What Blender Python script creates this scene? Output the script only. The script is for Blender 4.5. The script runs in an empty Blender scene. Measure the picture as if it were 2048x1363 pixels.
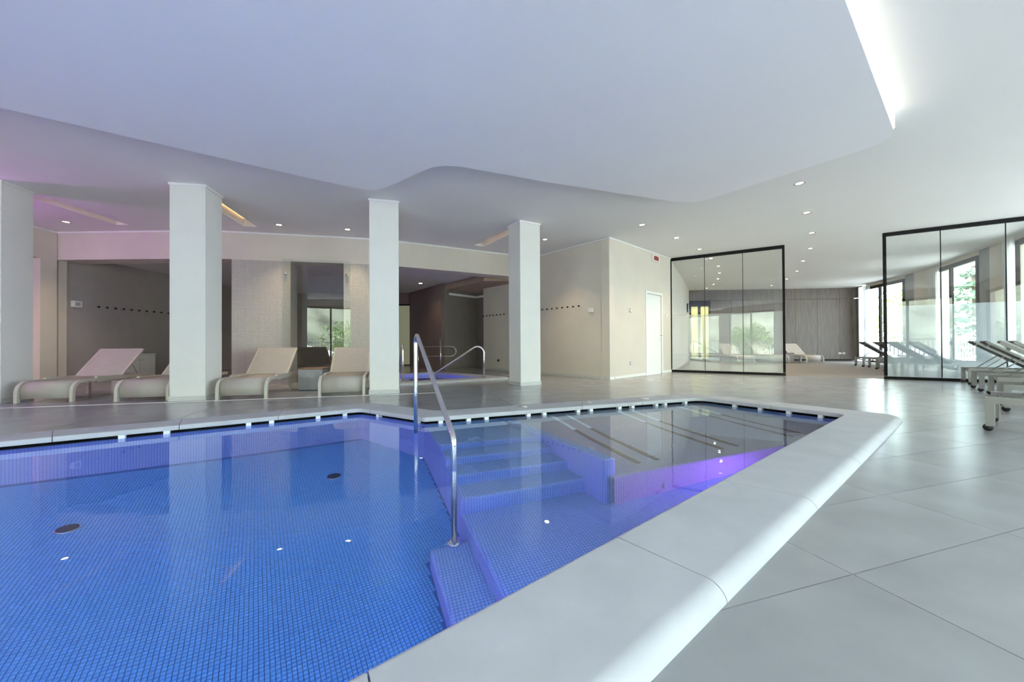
import bpy, bmesh, math, random
from mathutils import Vector, Matrix, noise
from mathutils.geometry import tessellate_polygon
random.seed(7)
S = bpy.context.scene
COL = S.collection
PI = math.pi

# ------------------------------------------------------------------ camera
F, CAMH, PITCH, ROLL = 768.0, 0.80, 0.0072, 0.005
cam_d = bpy.data.cameras.new('camera'); cam = bpy.data.objects.new('camera', cam_d); COL.objects.link(cam)
cam_d.sensor_width = 36; cam_d.lens = F * 36 / 2048; cam_d.clip_start = 0.02; cam_d.clip_end = 500
_f = Vector((0, math.cos(PITCH), math.sin(PITCH))); _u = Vector((0, -math.sin(PITCH), math.cos(PITCH))); _r = Vector((1, 0, 0))
_r2 = _r * math.cos(ROLL) - _u * math.sin(ROLL); _u2 = _r * math.sin(ROLL) + _u * math.cos(ROLL)
M3 = Matrix((_r2, _u2, -_f)).transposed()
cam.matrix_world = Matrix.Translation((0, 0, CAMH)) @ M3.to_4x4()
S.camera = cam
def proj(p):
    q = M3.transposed() @ (Vector(p) - Vector((0, 0, CAMH)))
    if q.z > -0.05: return None
    return 1024 + F * q.x / -q.z, 681.5 - F * q.y / -q.z

# ------------------------------------------------------------------ world, exposure
wd = bpy.data.worlds.new('World'); S.world = wd; wd.use_nodes = True
bg = wd.node_tree.nodes['Background']; bg.inputs[0].default_value = (0.74, 0.88, 1.0, 1); bg.inputs[1].default_value = 19.0
sun_d = bpy.data.lights.new('sun', 'SUN'); sun_d.energy = 50; sun_d.angle = 0.01; sun_d.color = (1.0, 0.95, 0.88)
sun = bpy.data.objects.new('sun', sun_d); COL.objects.link(sun); sun.rotation_euler = Vector((0.2, 0.5, -0.84)).to_track_quat('-Z', 'Y').to_euler()
S.view_settings.view_transform = 'Standard'; S.view_settings.look = 'None'
S.view_settings.gamma = 1; S.view_settings.use_curve_mapping = False
S.view_settings.exposure = 0.0
try:
    S.cycles.max_bounces = 10; S.cycles.transparent_max_bounces = 16; S.cycles.transmission_bounces = 10
    S.cycles.diffuse_bounces = 5; S.cycles.glossy_bounces = 6; S.cycles.sample_clamp_indirect = 6
except Exception: pass

# ------------------------------------------------------------------ materials
def nmat(name):
    m = bpy.data.materials.new(name); m.use_nodes = True
    nt = m.node_tree; b = nt.nodes['Principled BSDF']
    return m, nt, b
def link(nt, a, b): nt.links.new(a, b)
def pmat(name, col, rough=0.6, metal=0.0, var=0.06, scale=6.0, bump=0.0, bscale=120.0, spec=0.5, stretch=None):
    m, nt, b = nmat(name)
    b.inputs['Roughness'].default_value = rough; b.inputs['Metallic'].default_value = metal
    b.inputs['Specular IOR Level'].default_value = spec
    tc = nt.nodes.new('ShaderNodeTexCoord'); mp = nt.nodes.new('ShaderNodeMapping'); link(nt, tc.outputs['Object'], mp.inputs[0])
    if stretch: mp.inputs['Scale'].default_value = stretch
    n = nt.nodes.new('ShaderNodeTexNoise'); n.inputs['Scale'].default_value = scale; n.inputs['Detail'].default_value = 5
    link(nt, mp.outputs[0], n.inputs['Vector'])
    r = nt.nodes.new('ShaderNodeValToRGB')
    r.color_ramp.elements[0].position = 0.3; r.color_ramp.elements[1].position = 0.7
    r.color_ramp.elements[0].color = tuple(max(0, c * (1 - var)) for c in col) + (1,)
    r.color_ramp.elements[1].color = tuple(min(1, c * (1 + var)) for c in col) + (1,)
    link(nt, n.outputs['Fac'], r.inputs[0]); link(nt, r.outputs[0], b.inputs['Base Color'])
    if bump > 0:
        n2 = nt.nodes.new('ShaderNodeTexNoise'); n2.inputs['Scale'].default_value = bscale; n2.inputs['Detail'].default_value = 3
        link(nt, mp.outputs[0], n2.inputs['Vector'])
        bp = nt.nodes.new('ShaderNodeBump'); bp.inputs['Strength'].default_value = bump; bp.inputs['Distance'].default_value = 0.002
        link(nt, n2.outputs['Fac'], bp.inputs['Height']); link(nt, bp.outputs[0], b.inputs['Normal'])
    return m
def mosaic(name, c1, c2, grout, size=0.02, rough=0.3, gap=0.09):
    m, nt, b = nmat(name)
    uv = nt.nodes.new('ShaderNodeUVMap'); uv.uv_map = 'UVMap'
    br = nt.nodes.new('ShaderNodeTexBrick'); br.offset = 0; br.squash = 1
    br.inputs['Scale'].default_value = 1 / size; br.inputs['Brick Width'].default_value = 1.0; br.inputs['Row Height'].default_value = 1.0
    br.inputs['Mortar Size'].default_value = gap; br.inputs['Mortar Smooth'].default_value = 0.2; br.inputs['Bias'].default_value = 0
    br.inputs['Color1'].default_value = c1 + (1,); br.inputs['Color2'].default_value = c2 + (1,); br.inputs['Mortar'].default_value = grout + (1,)
    link(nt, uv.outputs[0], br.inputs['Vector'])
    link(nt, br.outputs['Color'], b.inputs['Base Color']); b.inputs['Roughness'].default_value = rough
    bp = nt.nodes.new('ShaderNodeBump'); bp.invert = True; bp.inputs['Strength'].default_value = 0.5; bp.inputs['Distance'].default_value = 0.001
    link(nt, br.outputs['Fac'], bp.inputs['Height']); link(nt, bp.outputs[0], b.inputs['Normal'])
    return m
def emat(name, col, s):
    m, nt, b = nmat(name); b.inputs['Base Color'].default_value = col + (1,)
    b.inputs['Emission Color'].default_value = col + (1,); b.inputs['Emission Strength'].default_value = s
    return m
def glassmat(name, tint=(0.965, 0.985, 0.975), ior=1.8, f0=None):
    """a thin clear pane: Fresnel mix of see-through and mirror"""
    m, nt, b = nmat(name); nt.nodes.remove(b)
    out = nt.nodes['Material Output']
    t = nt.nodes.new('ShaderNodeBsdfTransparent'); t.inputs[0].default_value = tint + (1,)
    g = nt.nodes.new('ShaderNodeBsdfGlossy'); g.inputs['Roughness'].default_value = 0.0; g.inputs['Color'].default_value = (1, 1, 1, 1)
    fr = nt.nodes.new('ShaderNodeFresnel'); fr.inputs['IOR'].default_value = ior
    mx = nt.nodes.new('ShaderNodeMixShader'); ge = nt.nodes.new('ShaderNodeNewGeometry'); iv = nt.nodes.new('ShaderNodeMath'); iv.operation = 'SUBTRACT'; iv.inputs[0].default_value = 1.0
    link(nt, ge.outputs['Backfacing'], iv.inputs[1]); mu = nt.nodes.new('ShaderNodeMath'); mu.operation = 'MULTIPLY'; link(nt, fr.outputs[0], mu.inputs[0]); link(nt, iv.outputs[0], mu.inputs[1])
    link(nt, mu.outputs[0], mx.inputs[0]); link(nt, t.outputs[0], mx.inputs[1]); link(nt, g.outputs[0], mx.inputs[2])
    link(nt, mx.outputs[0], out.inputs['Surface'])
    return m
def filmmat(name, col, dens, stripes=0.0, uvscale=60):
    m, nt, b = nmat(name); nt.nodes.remove(b); out = nt.nodes['Material Output']
    t = nt.nodes.new('ShaderNodeBsdfTransparent')
    d = nt.nodes.new('ShaderNodeBsdfDiffuse'); d.inputs[0].default_value = col + (1,)
    tr = nt.nodes.new('ShaderNodeBsdfTranslucent'); tr.inputs[0].default_value = col + (1,)
    m1 = nt.nodes.new('ShaderNodeMixShader'); m1.inputs[0].default_value = 0.55
    link(nt, d.outputs[0], m1.inputs[1]); link(nt, tr.outputs[0], m1.inputs[2])
    m2 = nt.nodes.new('ShaderNodeMixShader'); m2.inputs[0].default_value = dens
    link(nt, t.outputs[0], m2.inputs[1]); link(nt, m1.outputs[0], m2.inputs[2])
    if stripes:
        uv = nt.nodes.new('ShaderNodeUVMap'); uv.uv_map = 'UVMap'
        w = nt.nodes.new('ShaderNodeTexWave'); w.wave_type = 'BANDS'; w.bands_direction = 'X'; w.inputs['Scale'].default_value = uvscale
        link(nt, uv.outputs[0], w.inputs['Vector'])
        mr = nt.nodes.new('ShaderNodeMapRange'); mr.inputs['To Min'].default_value = dens - stripes; mr.inputs['To Max'].default_value = dens + stripes
        link(nt, w.outputs['Fac'], mr.inputs['Value']); link(nt, mr.outputs[0], m2.inputs[0])
    link(nt, m2.outputs[0], out.inputs['Surface'])
    return m
def watermat(name):
    m, nt, b = nmat(name); nt.nodes.remove(b); out = nt.nodes['Material Output']
    g = nt.nodes.new('ShaderNodeBsdfGlass'); g.inputs['IOR'].default_value = 1.333; g.inputs['Roughness'].default_value = 0.0
    g.inputs['Color'].default_value = (0.93, 0.98, 1.0, 1)
    tc = nt.nodes.new('ShaderNodeTexCoord'); n = nt.nodes.new('ShaderNodeTexNoise'); n.inputs['Scale'].default_value = 5.0; n.inputs['Detail'].default_value = 2
    link(nt, tc.outputs['Object'], n.inputs['Vector'])
    bp = nt.nodes.new('ShaderNodeBump'); bp.inputs['Strength'].default_value = 0.012; bp.inputs['Distance'].default_value = 0.05
    link(nt, n.outputs['Fac'], bp.inputs['Height']); link(nt, bp.outputs[0], g.inputs['Normal'])
    link(nt, g.outputs[0], out.inputs['Surface'])
    return m
def woodmat(name, c1, c2, rough=0.55):
    m, nt, b = nmat(name); b.inputs['Roughness'].default_value = rough
    tc = nt.nodes.new('ShaderNodeTexCoord'); mp = nt.nodes.new('ShaderNodeMapping'); mp.inputs['Scale'].default_value = (28, 28, 1.2)
    link(nt, tc.outputs['Object'], mp.inputs[0])
    n = nt.nodes.new('ShaderNodeTexNoise'); n.inputs['Scale'].default_value = 1.5; n.inputs['Detail'].default_value = 6; n.inputs['Distortion'].default_value = 0.4
    link(nt, mp.outputs[0], n.inputs['Vector'])
    r = nt.nodes.new('ShaderNodeValToRGB'); r.color_ramp.elements[0].position = 0.32; r.color_ramp.elements[1].position = 0.68
    r.color_ramp.elements[0].color = c1 + (1,); r.color_ramp.elements[1].color = c2 + (1,)
    link(nt, n.outputs['Fac'], r.inputs[0]); link(nt, r.outputs[0], b.inputs['Base Color'])
    return m

MT = dict(
    wall=pmat('wall plaster', (0.66, 0.61, 0.54), 0.85, var=0.03, scale=2, bump=0.25, bscale=220),
    white=pmat('white paint', (0.82, 0.82, 0.80), 0.6, var=0.015),
    ceil=pmat('ceiling paint', (0.80, 0.80, 0.79), 0.9, var=0.01, scale=1),
    panel=pmat('panel lit tone', (0.90, 0.90, 0.91), 0.85, var=0.01, scale=1),  # lighter than the ceiling: shade contrast at its edge put into the colour
    column=pmat('column plaster', (0.74, 0.73, 0.70), 0.8, var=0.02, scale=3, bump=0.2, bscale=220),
    tile=pmat('floor stone', (0.278, 0.287, 0.295), 0.21, var=0.10, scale=2.2, bump=0.08, bscale=60),
    grout=pmat('grout', (0.36, 0.36, 0.36), 0.9),
    coping=pmat('coping stone', (0.42, 0.435, 0.45), 0.6, var=0.06, scale=5, bump=0.25, bscale=160),
    block=pmat('spacer white', (0.80, 0.82, 0.84), 0.5),
    gutter=pmat('gutter slot shade', (0.012, 0.013, 0.016), 0.8),  # near black: shade inside the overflow slot put into the colour
    pool=mosaic('blue lit mosaic tone', (0.34, 0.50, 0.70), (0.28, 0.44, 0.66), (0.10, 0.19, 0.36)),  # blue of the underwater light put into a pale tile's colour
    benchmos=mosaic('bench mosaic', (0.50, 0.50, 0.54), (0.44, 0.44, 0.48), (0.24, 0.24, 0.28)),
    pooltile=pmat('blue lit tile tone', (0.15, 0.44, 0.76), 0.3, var=0.10, scale=40),  # same tile, deeper blue: lamp light and water depth in the colour
    poolgrout=pmat('blue lit grout tone', (0.06, 0.18, 0.42), 0.8),
    beige=mosaic('beige mosaic', (0.58, 0.54, 0.49), (0.51, 0.475, 0.43), (0.26, 0.24, 0.22), size=0.03, gap=0.11),
    plinth=mosaic('plinth mosaic', (0.68, 0.68, 0.66), (0.62, 0.62, 0.60), (0.38, 0.38, 0.38), size=0.025, gap=0.10),
    steel=pmat('brushed steel', (0.72, 0.72, 0.72), 0.16, 1.0, var=0.05, scale=30),
    chrome=pmat('chrome', (0.8, 0.8, 0.8), 0.08, 1.0, var=0.01),
    black=pmat('black powder coat', (0.006, 0.006, 0.007), 0.6, spec=0.2),
    dframe=pmat('dark window frame', (0.02, 0.017, 0.016), 0.6, spec=0.2),
    glass=glassmat('clear glass'),
    wglass=glassmat('window glass', (0.97, 0.98, 0.98)),
    film=filmmat('frosted film', (0.80, 0.87, 0.92), 0.42, 0.08, 40),
    curtain=filmmat('sheer curtain', (0.92, 0.93, 0.92), 0.75),
    water=watermat('water'),
    sling=pmat('beige sling', (0.42, 0.385, 0.345), 0.8, var=0.04, scale=8, bump=0.3, bscale=500),
    lframe=pmat('taupe lounger frame', (0.50, 0.47, 0.41), 0.4, var=0.02),
    wframe=pmat('silver lounger frame', (0.27, 0.268, 0.25), 0.38, var=0.02),
    dsling=pmat('grey sling', (0.10, 0.096, 0.088), 0.8, var=0.05, bump=0.3, bscale=500),
    rubber=pmat('black rubber', (0.01, 0.01, 0.01), 0.6),
    concrete=pmat('grey concrete', (0.34, 0.34, 0.35), 0.75, var=0.12, scale=7),
    tabletop=woodmat('brown table wood', (0.16, 0.09, 0.06), (0.26, 0.16, 0.11)),
    wood=woodmat('brown oak panel', (0.115, 0.094, 0.083), (0.195, 0.162, 0.143)),
    carpet=pmat('taupe carpet', (0.19, 0.168, 0.15), 0.95, var=0.10, scale=60, bump=0.6, bscale=300),
    dgrey=pmat('grey panel', (0.30, 0.31, 0.30), 0.7),
    inner=pmat('spa wall', (0.20, 0.175, 0.15), 0.85, var=0.04, bump=0.2, bscale=200),
    spa2=pmat('dim room plaster', (0.40, 0.36, 0.34), 0.85, var=0.03, bump=0.2, bscale=200),  # beige plaster with the dimness of the spa put into its colour
    tan=pmat('tan paint', (0.42, 0.32, 0.22), 0.8),
    red=pmat('red sign panel', (0.27, 0.014, 0.014), 0.3),
    lamp=emat('downlight lens', (1.0, 0.86, 0.66), 30.0),
    led=emat('warm led', (1.0, 0.66, 0.30), 1.1),
    cove=emat('cove led strip', (1.0, 0.92, 0.80), 1.1),
    ring=pmat('downlight ring', (0.45, 0.44, 0.43), 0.35, 0.6),
    strip1=pmat('bench strip dark reflection', (0.20, 0.15, 0.11), 0.5, 0.3),  # dark reflection on the steel strip put in as brown
    strip2=pmat('bench strip bright reflection', (0.75, 0.85, 0.88), 0.35),  # same steel strip, its bright reflection put in as a pale colour
    drain=pmat('drain cover', (0.03, 0.05, 0.08), 0.4, 0.5),
    yellow=emat('glowing corridor pane', (0.62, 0.62, 0.26), 0.55),  # glow stands in for the lit corridor behind the door
    greenpane=emat('frosted lit pane', (0.40, 0.42, 0.27), 0.28),  # faint glow put in for light coming through the pane
    plastic=pmat('white plastic', (0.80, 0.80, 0.79), 0.4, var=0.01),
    greyplastic=pmat('grey plastic', (0.42, 0.43, 0.44), 0.45),
    terrace=pmat('terrace paving', (0.32, 0.315, 0.30), 0.9, var=0.1),
    leaf=pmat('leaf green', (0.20, 0.32, 0.08), 0.6, var=0.4, scale=3),
    conifer=pmat('conifer green', (0.13, 0.22, 0.14), 0.7, var=0.4, scale=3),
    bark=pmat('bark', (0.12, 0.09, 0.06), 0.9, var=0.3),
    rock=pmat('hill scrub and rock', (0.30, 0.32, 0.22), 0.95, var=0.6, scale=0.35),
)

# ------------------------------------------------------------------ mesh helpers
def auto_uv(me, ang=0.0):
    uv = me.uv_layers.new(name='UVMap'); ca, sa = math.cos(ang), math.sin(ang)
    for p in me.polygons:
        n = p.normal
        if abs(n.z) > 0.6: t = None
        else:
            t = Vector((-n.y, n.x)); t.normalize()
        for li in p.loop_indices:
            c = me.vertices[me.loops[li].vertex_index].co
            uv.data[li].uv = (c.x * ca + c.y * sa, -c.x * sa + c.y * ca) if t is None else (c.x * t.x + c.y * t.y, c.z)
def mk(name, vs, fs, mat, parent=None, smooth=False, uv=None):
    me = bpy.data.meshes.new(name); me.from_pydata([tuple(v) for v in vs], [], fs); me.update()
    if uv is not None: auto_uv(me, uv)
    me.materials.append(MT[mat] if isinstance(mat, str) else mat)
    if smooth:
        for p in me.polygons: p.use_smooth = True
    o = bpy.data.objects.new(name, me); COL.objects.link(o)
    if parent: o.parent = parent
    return o
class MB:
    def __init__(s): s.v = []; s.f = []
    def add(s, vs, fs):
        k = len(s.v); s.v += [tuple(v) for v in vs]; s.f += [tuple(i + k for i in f) for f in fs]; return s
    def box(s, c, d, rz=0.0):
        ca, sa = math.cos(rz), math.sin(rz); vs = []
        for z in (-.5, .5):
            for x, y in ((-.5, -.5), (.5, -.5), (.5, .5), (-.5, .5)):
                X, Y = x * d[0], y * d[1]
                vs.append((c[0] + X * ca - Y * sa, c[1] + X * sa + Y * ca, c[2] + z * d[2]))
        return s.add(vs, [(3, 2, 1, 0), (4, 5, 6, 7), (0, 1, 5, 4), (1, 2, 6, 5), (2, 3, 7, 6), (3, 0, 4, 7)])
    def prism(s, pts, z0, z1):
        n = len(pts); a = sum(pts[i][0] * pts[(i + 1) % n][1] - pts[(i + 1) % n][0] * pts[i][1] for i in range(n))
        if a < 0: pts = pts[::-1]
        vs = [(p[0], p[1], z0) for p in pts] + [(p[0], p[1], z1) for p in pts]
        return s.add(vs, [tuple(range(n))[::-1], tuple(range(n, 2 * n))] + [(i, (i + 1) % n, n + (i + 1) % n, n + i) for i in range(n)])
    def strip(s, pts, z0, z1, t):
        q = offs(pts, t)
        n = len(pts); vs = [(p[0], p[1], z0) for p in pts] + [(p[0], p[1], z1) for p in pts] + [(p[0], p[1], z0) for p in q] + [(p[0], p[1], z1) for p in q]
        fs = []
        for i in range(n - 1):
            a, b, c, d = i, i + 1, n + i + 1, n + i; e, f, g, h = 2 * n + i, 2 * n + i + 1, 3 * n + i + 1, 3 * n + i
            fs += [(a, b, c, d), (f, e, h, g), (d, c, g, h), (b, a, e, f)]
        fs += [(0, n, 3 * n, 2 * n), (n - 1, 3 * n - 1, 4 * n - 1, 2 * n - 1)]
        if t > 0: fs = fs
        return s.add(vs, fs)
    def tube(s, path, r, n=12, cap=True):
        P = [Vector(p) for p in path]; rings = []
        up = Vector((0, 0, 1)); prev = None
        for i, p in enumerate(P):
            d = (P[min(i + 1, len(P) - 1)] - P[max(i - 1, 0)]).normalized()
            if prev is None:
                a = d.cross(up) if abs(d.z) < .95 else d.cross(Vector((1, 0, 0)))
            else: a = prev - d * prev.dot(d)
            a.normalize(); prev = a; b = d.cross(a)
            rings.append([p + (a * math.cos(2 * PI * k / n) + b * math.sin(2 * PI * k / n)) * r for k in range(n)])
        vs = [v for R in rings for v in R]; fs = []
        for i in range(len(P) - 1):
            for k in range(n): fs.append((i * n + k, (i + 1) * n + k, (i + 1) * n + (k + 1) % n, i * n + (k + 1) % n)[::-1])
        if cap: fs += [tuple(range(n)), tuple(range((len(P) - 1) * n, len(P) * n))[::-1]]
        return s.add(vs, fs)
    def bar(s, path, w, h, side):
        """rectangular bar swept along a path in a vertical plane; side = horizontal unit normal of that plane"""
        P = [Vector(p) for p in path]; sd = Vector(side); vs = []; fs = []
        for i, p in enumerate(P):
            d0 = (P[i] - P[i - 1]).normalized() if i else None
            d1 = (P[i + 1] - P[i]).normalized() if i < len(P) - 1 else None
            d = ((d0 or d1) + (d1 or d0)).normalized(); nn = sd.cross(d).normalized()
            k = 1.0
            if d0 is not None and d1 is not None: k = 1 / max(.5, d.dot(d0))
            for a, b in ((-1, -1), (1, -1), (1, 1), (-1, 1)): vs.append(p + sd * (a * w / 2) + nn * (b * h / 2 * k))
        for i in range(len(P) - 1):
            for k in range(4): fs.append((i * 4 + k, i * 4 + (k + 1) % 4, i * 4 + 4 + (k + 1) % 4, i * 4 + 4 + k))
        m = (len(P) - 1) * 4; fs += [(3, 2, 1, 0), (m, m + 1, m + 2, m + 3)]
        return s.add(vs, fs)
    def lathe(s, c, prof, n=24):
        vs = []; fs = []
        for r, z in prof: vs += [(c[0] + r * math.cos(2 * PI * k / n), c[1] + r * math.sin(2 * PI * k / n), c[2] + z) for k in range(n)]
        for i in range(len(prof) - 1):
            for k in range(n): fs.append((i * n + k, i * n + (k + 1) % n, (i + 1) * n + (k + 1) % n, (i + 1) * n + k))
        fs += [tuple(range(n))[::-1], tuple(range((len(prof) - 1) * n, len(prof) * n))]
        return s.add(vs, fs)
    def build(s, name, mat, parent=None, smooth=False, uv=None, fix=True):
        o = mk(name, s.v, s.f, mat, parent, smooth, None)
        if fix:
            bm = bmesh.new(); bm.from_mesh(o.data); bmesh.ops.recalc_face_normals(bm, faces=bm.faces); bm.to_mesh(o.data); bm.free(); o.data.update()
        if uv is not None: auto_uv(o.data, uv)
        return o
def offs(pts, t, closed=False):
    """offset a polyline to its left by t (mitred)"""
    P = [Vector(p[:2]) for p in pts]; n = len(P); out = []
    for i in range(n):
        d0 = (P[i] - P[i - 1]).normalized() if (i or closed) else None
        d1 = (P[(i + 1) % n] - P[i]).normalized() if (i < n - 1 or closed) else None
        d0 = d0 or d1; d1 = d1 or d0
        n0 = Vector((-d0.y, d0.x)); n1 = Vector((-d1.y, d1.x)); m = (n0 + n1).normalized()
        out.append(P[i] + m * (t / max(.3, m.dot(n0))))
    return out
def tag(o, label=None, cat=None, group=None, kind=None):
    if label: o['label'] = label
    if cat: o['category'] = cat
    if group: o['group'] = group
    if kind: o['kind'] = kind
    return o
def struct(o, label=None, cat=None):
    o['kind'] = 'structure'
    if label: o['label'] = label
    if cat: o['category'] = cat
    return o
def empty(name, loc=(0, 0, 0), rz=0.0):
    e = bpy.data.objects.new(name, None); COL.objects.link(e); e.location = loc; e.rotation_euler = (0, 0, rz); e.empty_display_size = .1
    return e
def copy_tree(o, parent=None):
    c = o.copy(); COL.objects.link(c); c.parent = parent
    for ch in [x for x in o.children]: copy_tree(ch, c)
    return c
ORD = ['first', 'second', 'third', 'fourth', 'fifth', 'sixth', 'seventh', 'eighth', 'ninth', 'tenth', 'eleventh', 'twelfth']
def inpoly(x, y, poly):
    r = False; n = len(poly)
    for i in range(n):
        x0, y0 = poly[i][0], poly[i][1]; x1, y1 = poly[(i + 1) % n][0], poly[(i + 1) % n][1]
        if (y0 > y) != (y1 > y) and x < (x1 - x0) * (y - y0) / (y1 - y0) + x0: r = not r
    return r
def area_poly(outer, holes, z, name, mat, down=False, uv=None):
    loops = [[Vector((p[0], p[1], 0)) for p in outer]] + [[Vector((p[0], p[1], 0)) for p in h] for h in holes]
    tris = tessellate_polygon(loops); vs = [Vector((v.x, v.y, z)) for l in loops for v in l]; fs = []
    for t in tris:
        a, b, c = (vs[i] for i in t)
        cr = (b - a).cross(c - a).z
        if abs(cr) < 1e-9: continue
        fs.append(tuple(t) if (cr > 0) != down else tuple(t)[::-1])
    return mk(name, vs, fs, mat, uv=uv)

ZC = 3.148          # ceiling height
ZS = 2.57           # underside of the bulkhead
WZ = -0.025         # water level
ZCOP = 0.05         # top of the pool coping

# ------------------------------------------------------------------ pool outline
def fillet(poly, rads, n=6):
    out = []; m = len(poly); P = [Vector(p[:2]) for p in poly]
    for i in range(m):
        a, b, c = P[i - 1], P[i], P[(i + 1) % m]; d0 = (a - b).normalized(); d1 = (c - b).normalized()
        ang = d0.angle(d1); r = rads[i]; L = r / math.tan(ang / 2)
        p0 = b + d0 * L; p1 = b + d1 * L; cen = b + (d0 + d1).normalized() * (r / math.sin(ang / 2))
        v0 = p0 - cen; v1 = p1 - cen; tot = v0.angle_signed(v1) if hasattr(v0, 'angle_signed') else 0
        arc = []
        for k in range(n + 1):
            t = k / n; w = (v0.lerp(v1, t)); w = w.normalized() * r; arc.append(cen + w)
        out.append(arc)
    return out
POOL = [(-1.79, 4.53), (-0.90, 3.93), (2.588, 5.299), (3.476, 4.02), (-4.0, -2.1), (-6.8, 1.19)]   # clockwise
# make it counter clockwise
POOL_CCW = POOL[::-1]          # (-6.8,1.19),(-4,-2.1),(3.476,4.02),(2.588,5.299),(-.9,3.93),(-1.79,4.53)
IN_R = [.5, .5, .10, .16, .03, .10]
OUT_POLY = offs(POOL_CCW, -0.41, closed=True)
OUT_R = [.5, .5, .18, .35, .22, .28]
FI = fillet(POOL_CCW, IN_R); FO = fillet(OUT_POLY, OUT_R)
inner_path = [p for a in FI for p in a]; outer_path = [p for a in FO for p in a]
gutter_path = offs(inner_path, -0.10, closed=True)
wall_path = offs(inner_path, -0.02, closed=True)

HOT = [(-2.2, 7.80), (-0.62, 8.78), (-2.05, 10.2), (-2.95, 9.66)]  # hot pool, ccw
HOT_OUT = offs(HOT, -0.40, closed=True)
FHI = fillet(HOT, [.05] * 4); FHO = fillet(HOT_OUT, [.15] * 4)

# ------------------------------------------------------------------ the shell
P0 = Vector((4.40, 10.68)); PD = Vector((0.836, -0.549)).normalized()      # glass partition line
def pp(s, off=0.0): q = P0 + PD * s + Vector((-PD.y, PD.x)) * off; return (q.x, q.y)
WINW = [(14.72, 16.6), (14.58, 15.97), (14.275, 14.73), (13.88, 13.53), (13.68, 13.03), (13.31, 12.15), (13.005, 11.6), (12.416, 10.5), (12.078, 9.88), (11.75, 9.36), (11.50, 8.90), (11.05, 8.26), (10.60, 7.50), (10.2, 6.95)]
RIGHT = [(11.6, 5.95), (5.6, -4.6)]
REAR_Y = -4.6
HALL = [(-9.75, -5.0), (5.85, -5.0), (12.0, 6.0), (11.1, 7.5), (12.5, 9.7), (13.8, 11.8), (14.45, 13.6), (15.1, 16.0), (15.2, 17.7), (-12.2, 17.7), (-12.2, 2.0), (-9.75, 2.0)]
# ceiling with its three light slots
SLOTS = [((-7.48, 6.10), (-7.56, 7.45)), ((-4.88, 6.20), (-5.175, 7.60)), ((0.0, 7.95), (-0.78, 9.19))]
def slot_quad(a, b, w=.24):
    a = Vector(a); b = Vector(b); d = (b - a).normalized(); n = Vector((-d.y, d.x)) * (w / 2)
    return [a + n, a - n, b - n, b + n]
LAMPS = [(-8.452, 7.27), (-4.56, 7.517), (-3.352, 7.835), (0.758, 8.666), (2.601, 7.633), (3.701, 8.596), (4.729, 9.645), (4.269, 5.669), (5.365, 6.957), (6.468, 8.254), (7.501, 9.624), (8.441, 11.107), (9.425, 12.667), (10.208, 14.23), (5.559, 10.70), (6.361, 11.796), (7.024, 12.961), (7.601, 14.131), (8.147, 15.487), (8.413, 16.55), (10.755, 15.881)]
def ngon(c, r, n=16): return [(c[0] + r * math.cos(2 * PI * k / n), c[1] + r * math.sin(2 * PI * k / n)) for k in range(n)]
ceil = area_poly(HALL, [slot_quad(*s) for s in SLOTS] + [ngon(l, .058) for l in LAMPS], ZC, 'ceiling', 'ceil', down=True)
ROOF = [(-9.75, -5.0), (5.85, -5.0), (12.3, 6.0), (13.0, 7.0), (14.3, 9.0), (15.6, 11.2), (16.4, 13.2), (16.9, 16.0), (16.9, 17.7), (-12.2, 17.7), (-12.2, 2.0), (-9.75, 2.0)]  # eaves drawn out beyond the relaxation room windows, added to shade them
mb = MB(); mb.prism(ROOF, ZC + .35, ZC + .5); roof = mb.build('ceiling', 'ceil'); struct(roof, 'flat roof slab over the pool hall with added eaves for shade')
struct(ceil, 'flat white painted ceiling of the pool hall')

# dropped ceiling panel following the pool
PANEL = [(-9.3, 0.2), (-4.642, 3.474), (-2.716, 4.923), (-2.25, 5.25), (-2.021, 5.372), (-1.90, 5.375), (-1.78, 5.32), (-1.483, 5.106), (-1.074, 4.771), (-0.95, 4.69), (-0.80, 4.655), (-0.625, 4.681), (0.523, 5.161), (2.069, 5.73), (2.50, 5.90), (2.68, 5.93), (2.85, 5.90), (2.98, 5.79), (3.312, 5.31), (3.752, 4.649), (3.912, 4.417), (4.00, 4.27), (4.035, 4.15), (4.01, 4.03), (3.92, 3.919), (2.123, 2.42), (-1.5, -0.6), (-5.5, -3.9), (-9.3, -3.9)]
mb = MB(); mb.prism(PANEL, ZC - .18, ZC - .001); pnl = mb.build('ceiling', 'panel'); struct(pnl, 'curved dropped ceiling panel above the pool')
# luminous edge along the panel's straight right-hand side
def edge_strip(a, b, z0, z1, t):
    m = MB(); m.strip([a, b], z0, z1, t); return m
e = edge_strip((3.90, 3.902), (-1.4, -0.517), ZC - .172, ZC - .006, .012)
tag(e.build('cove_light', 'cove'), 'long warm white light band on the edge of the dropped ceiling panel', 'light')

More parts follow.
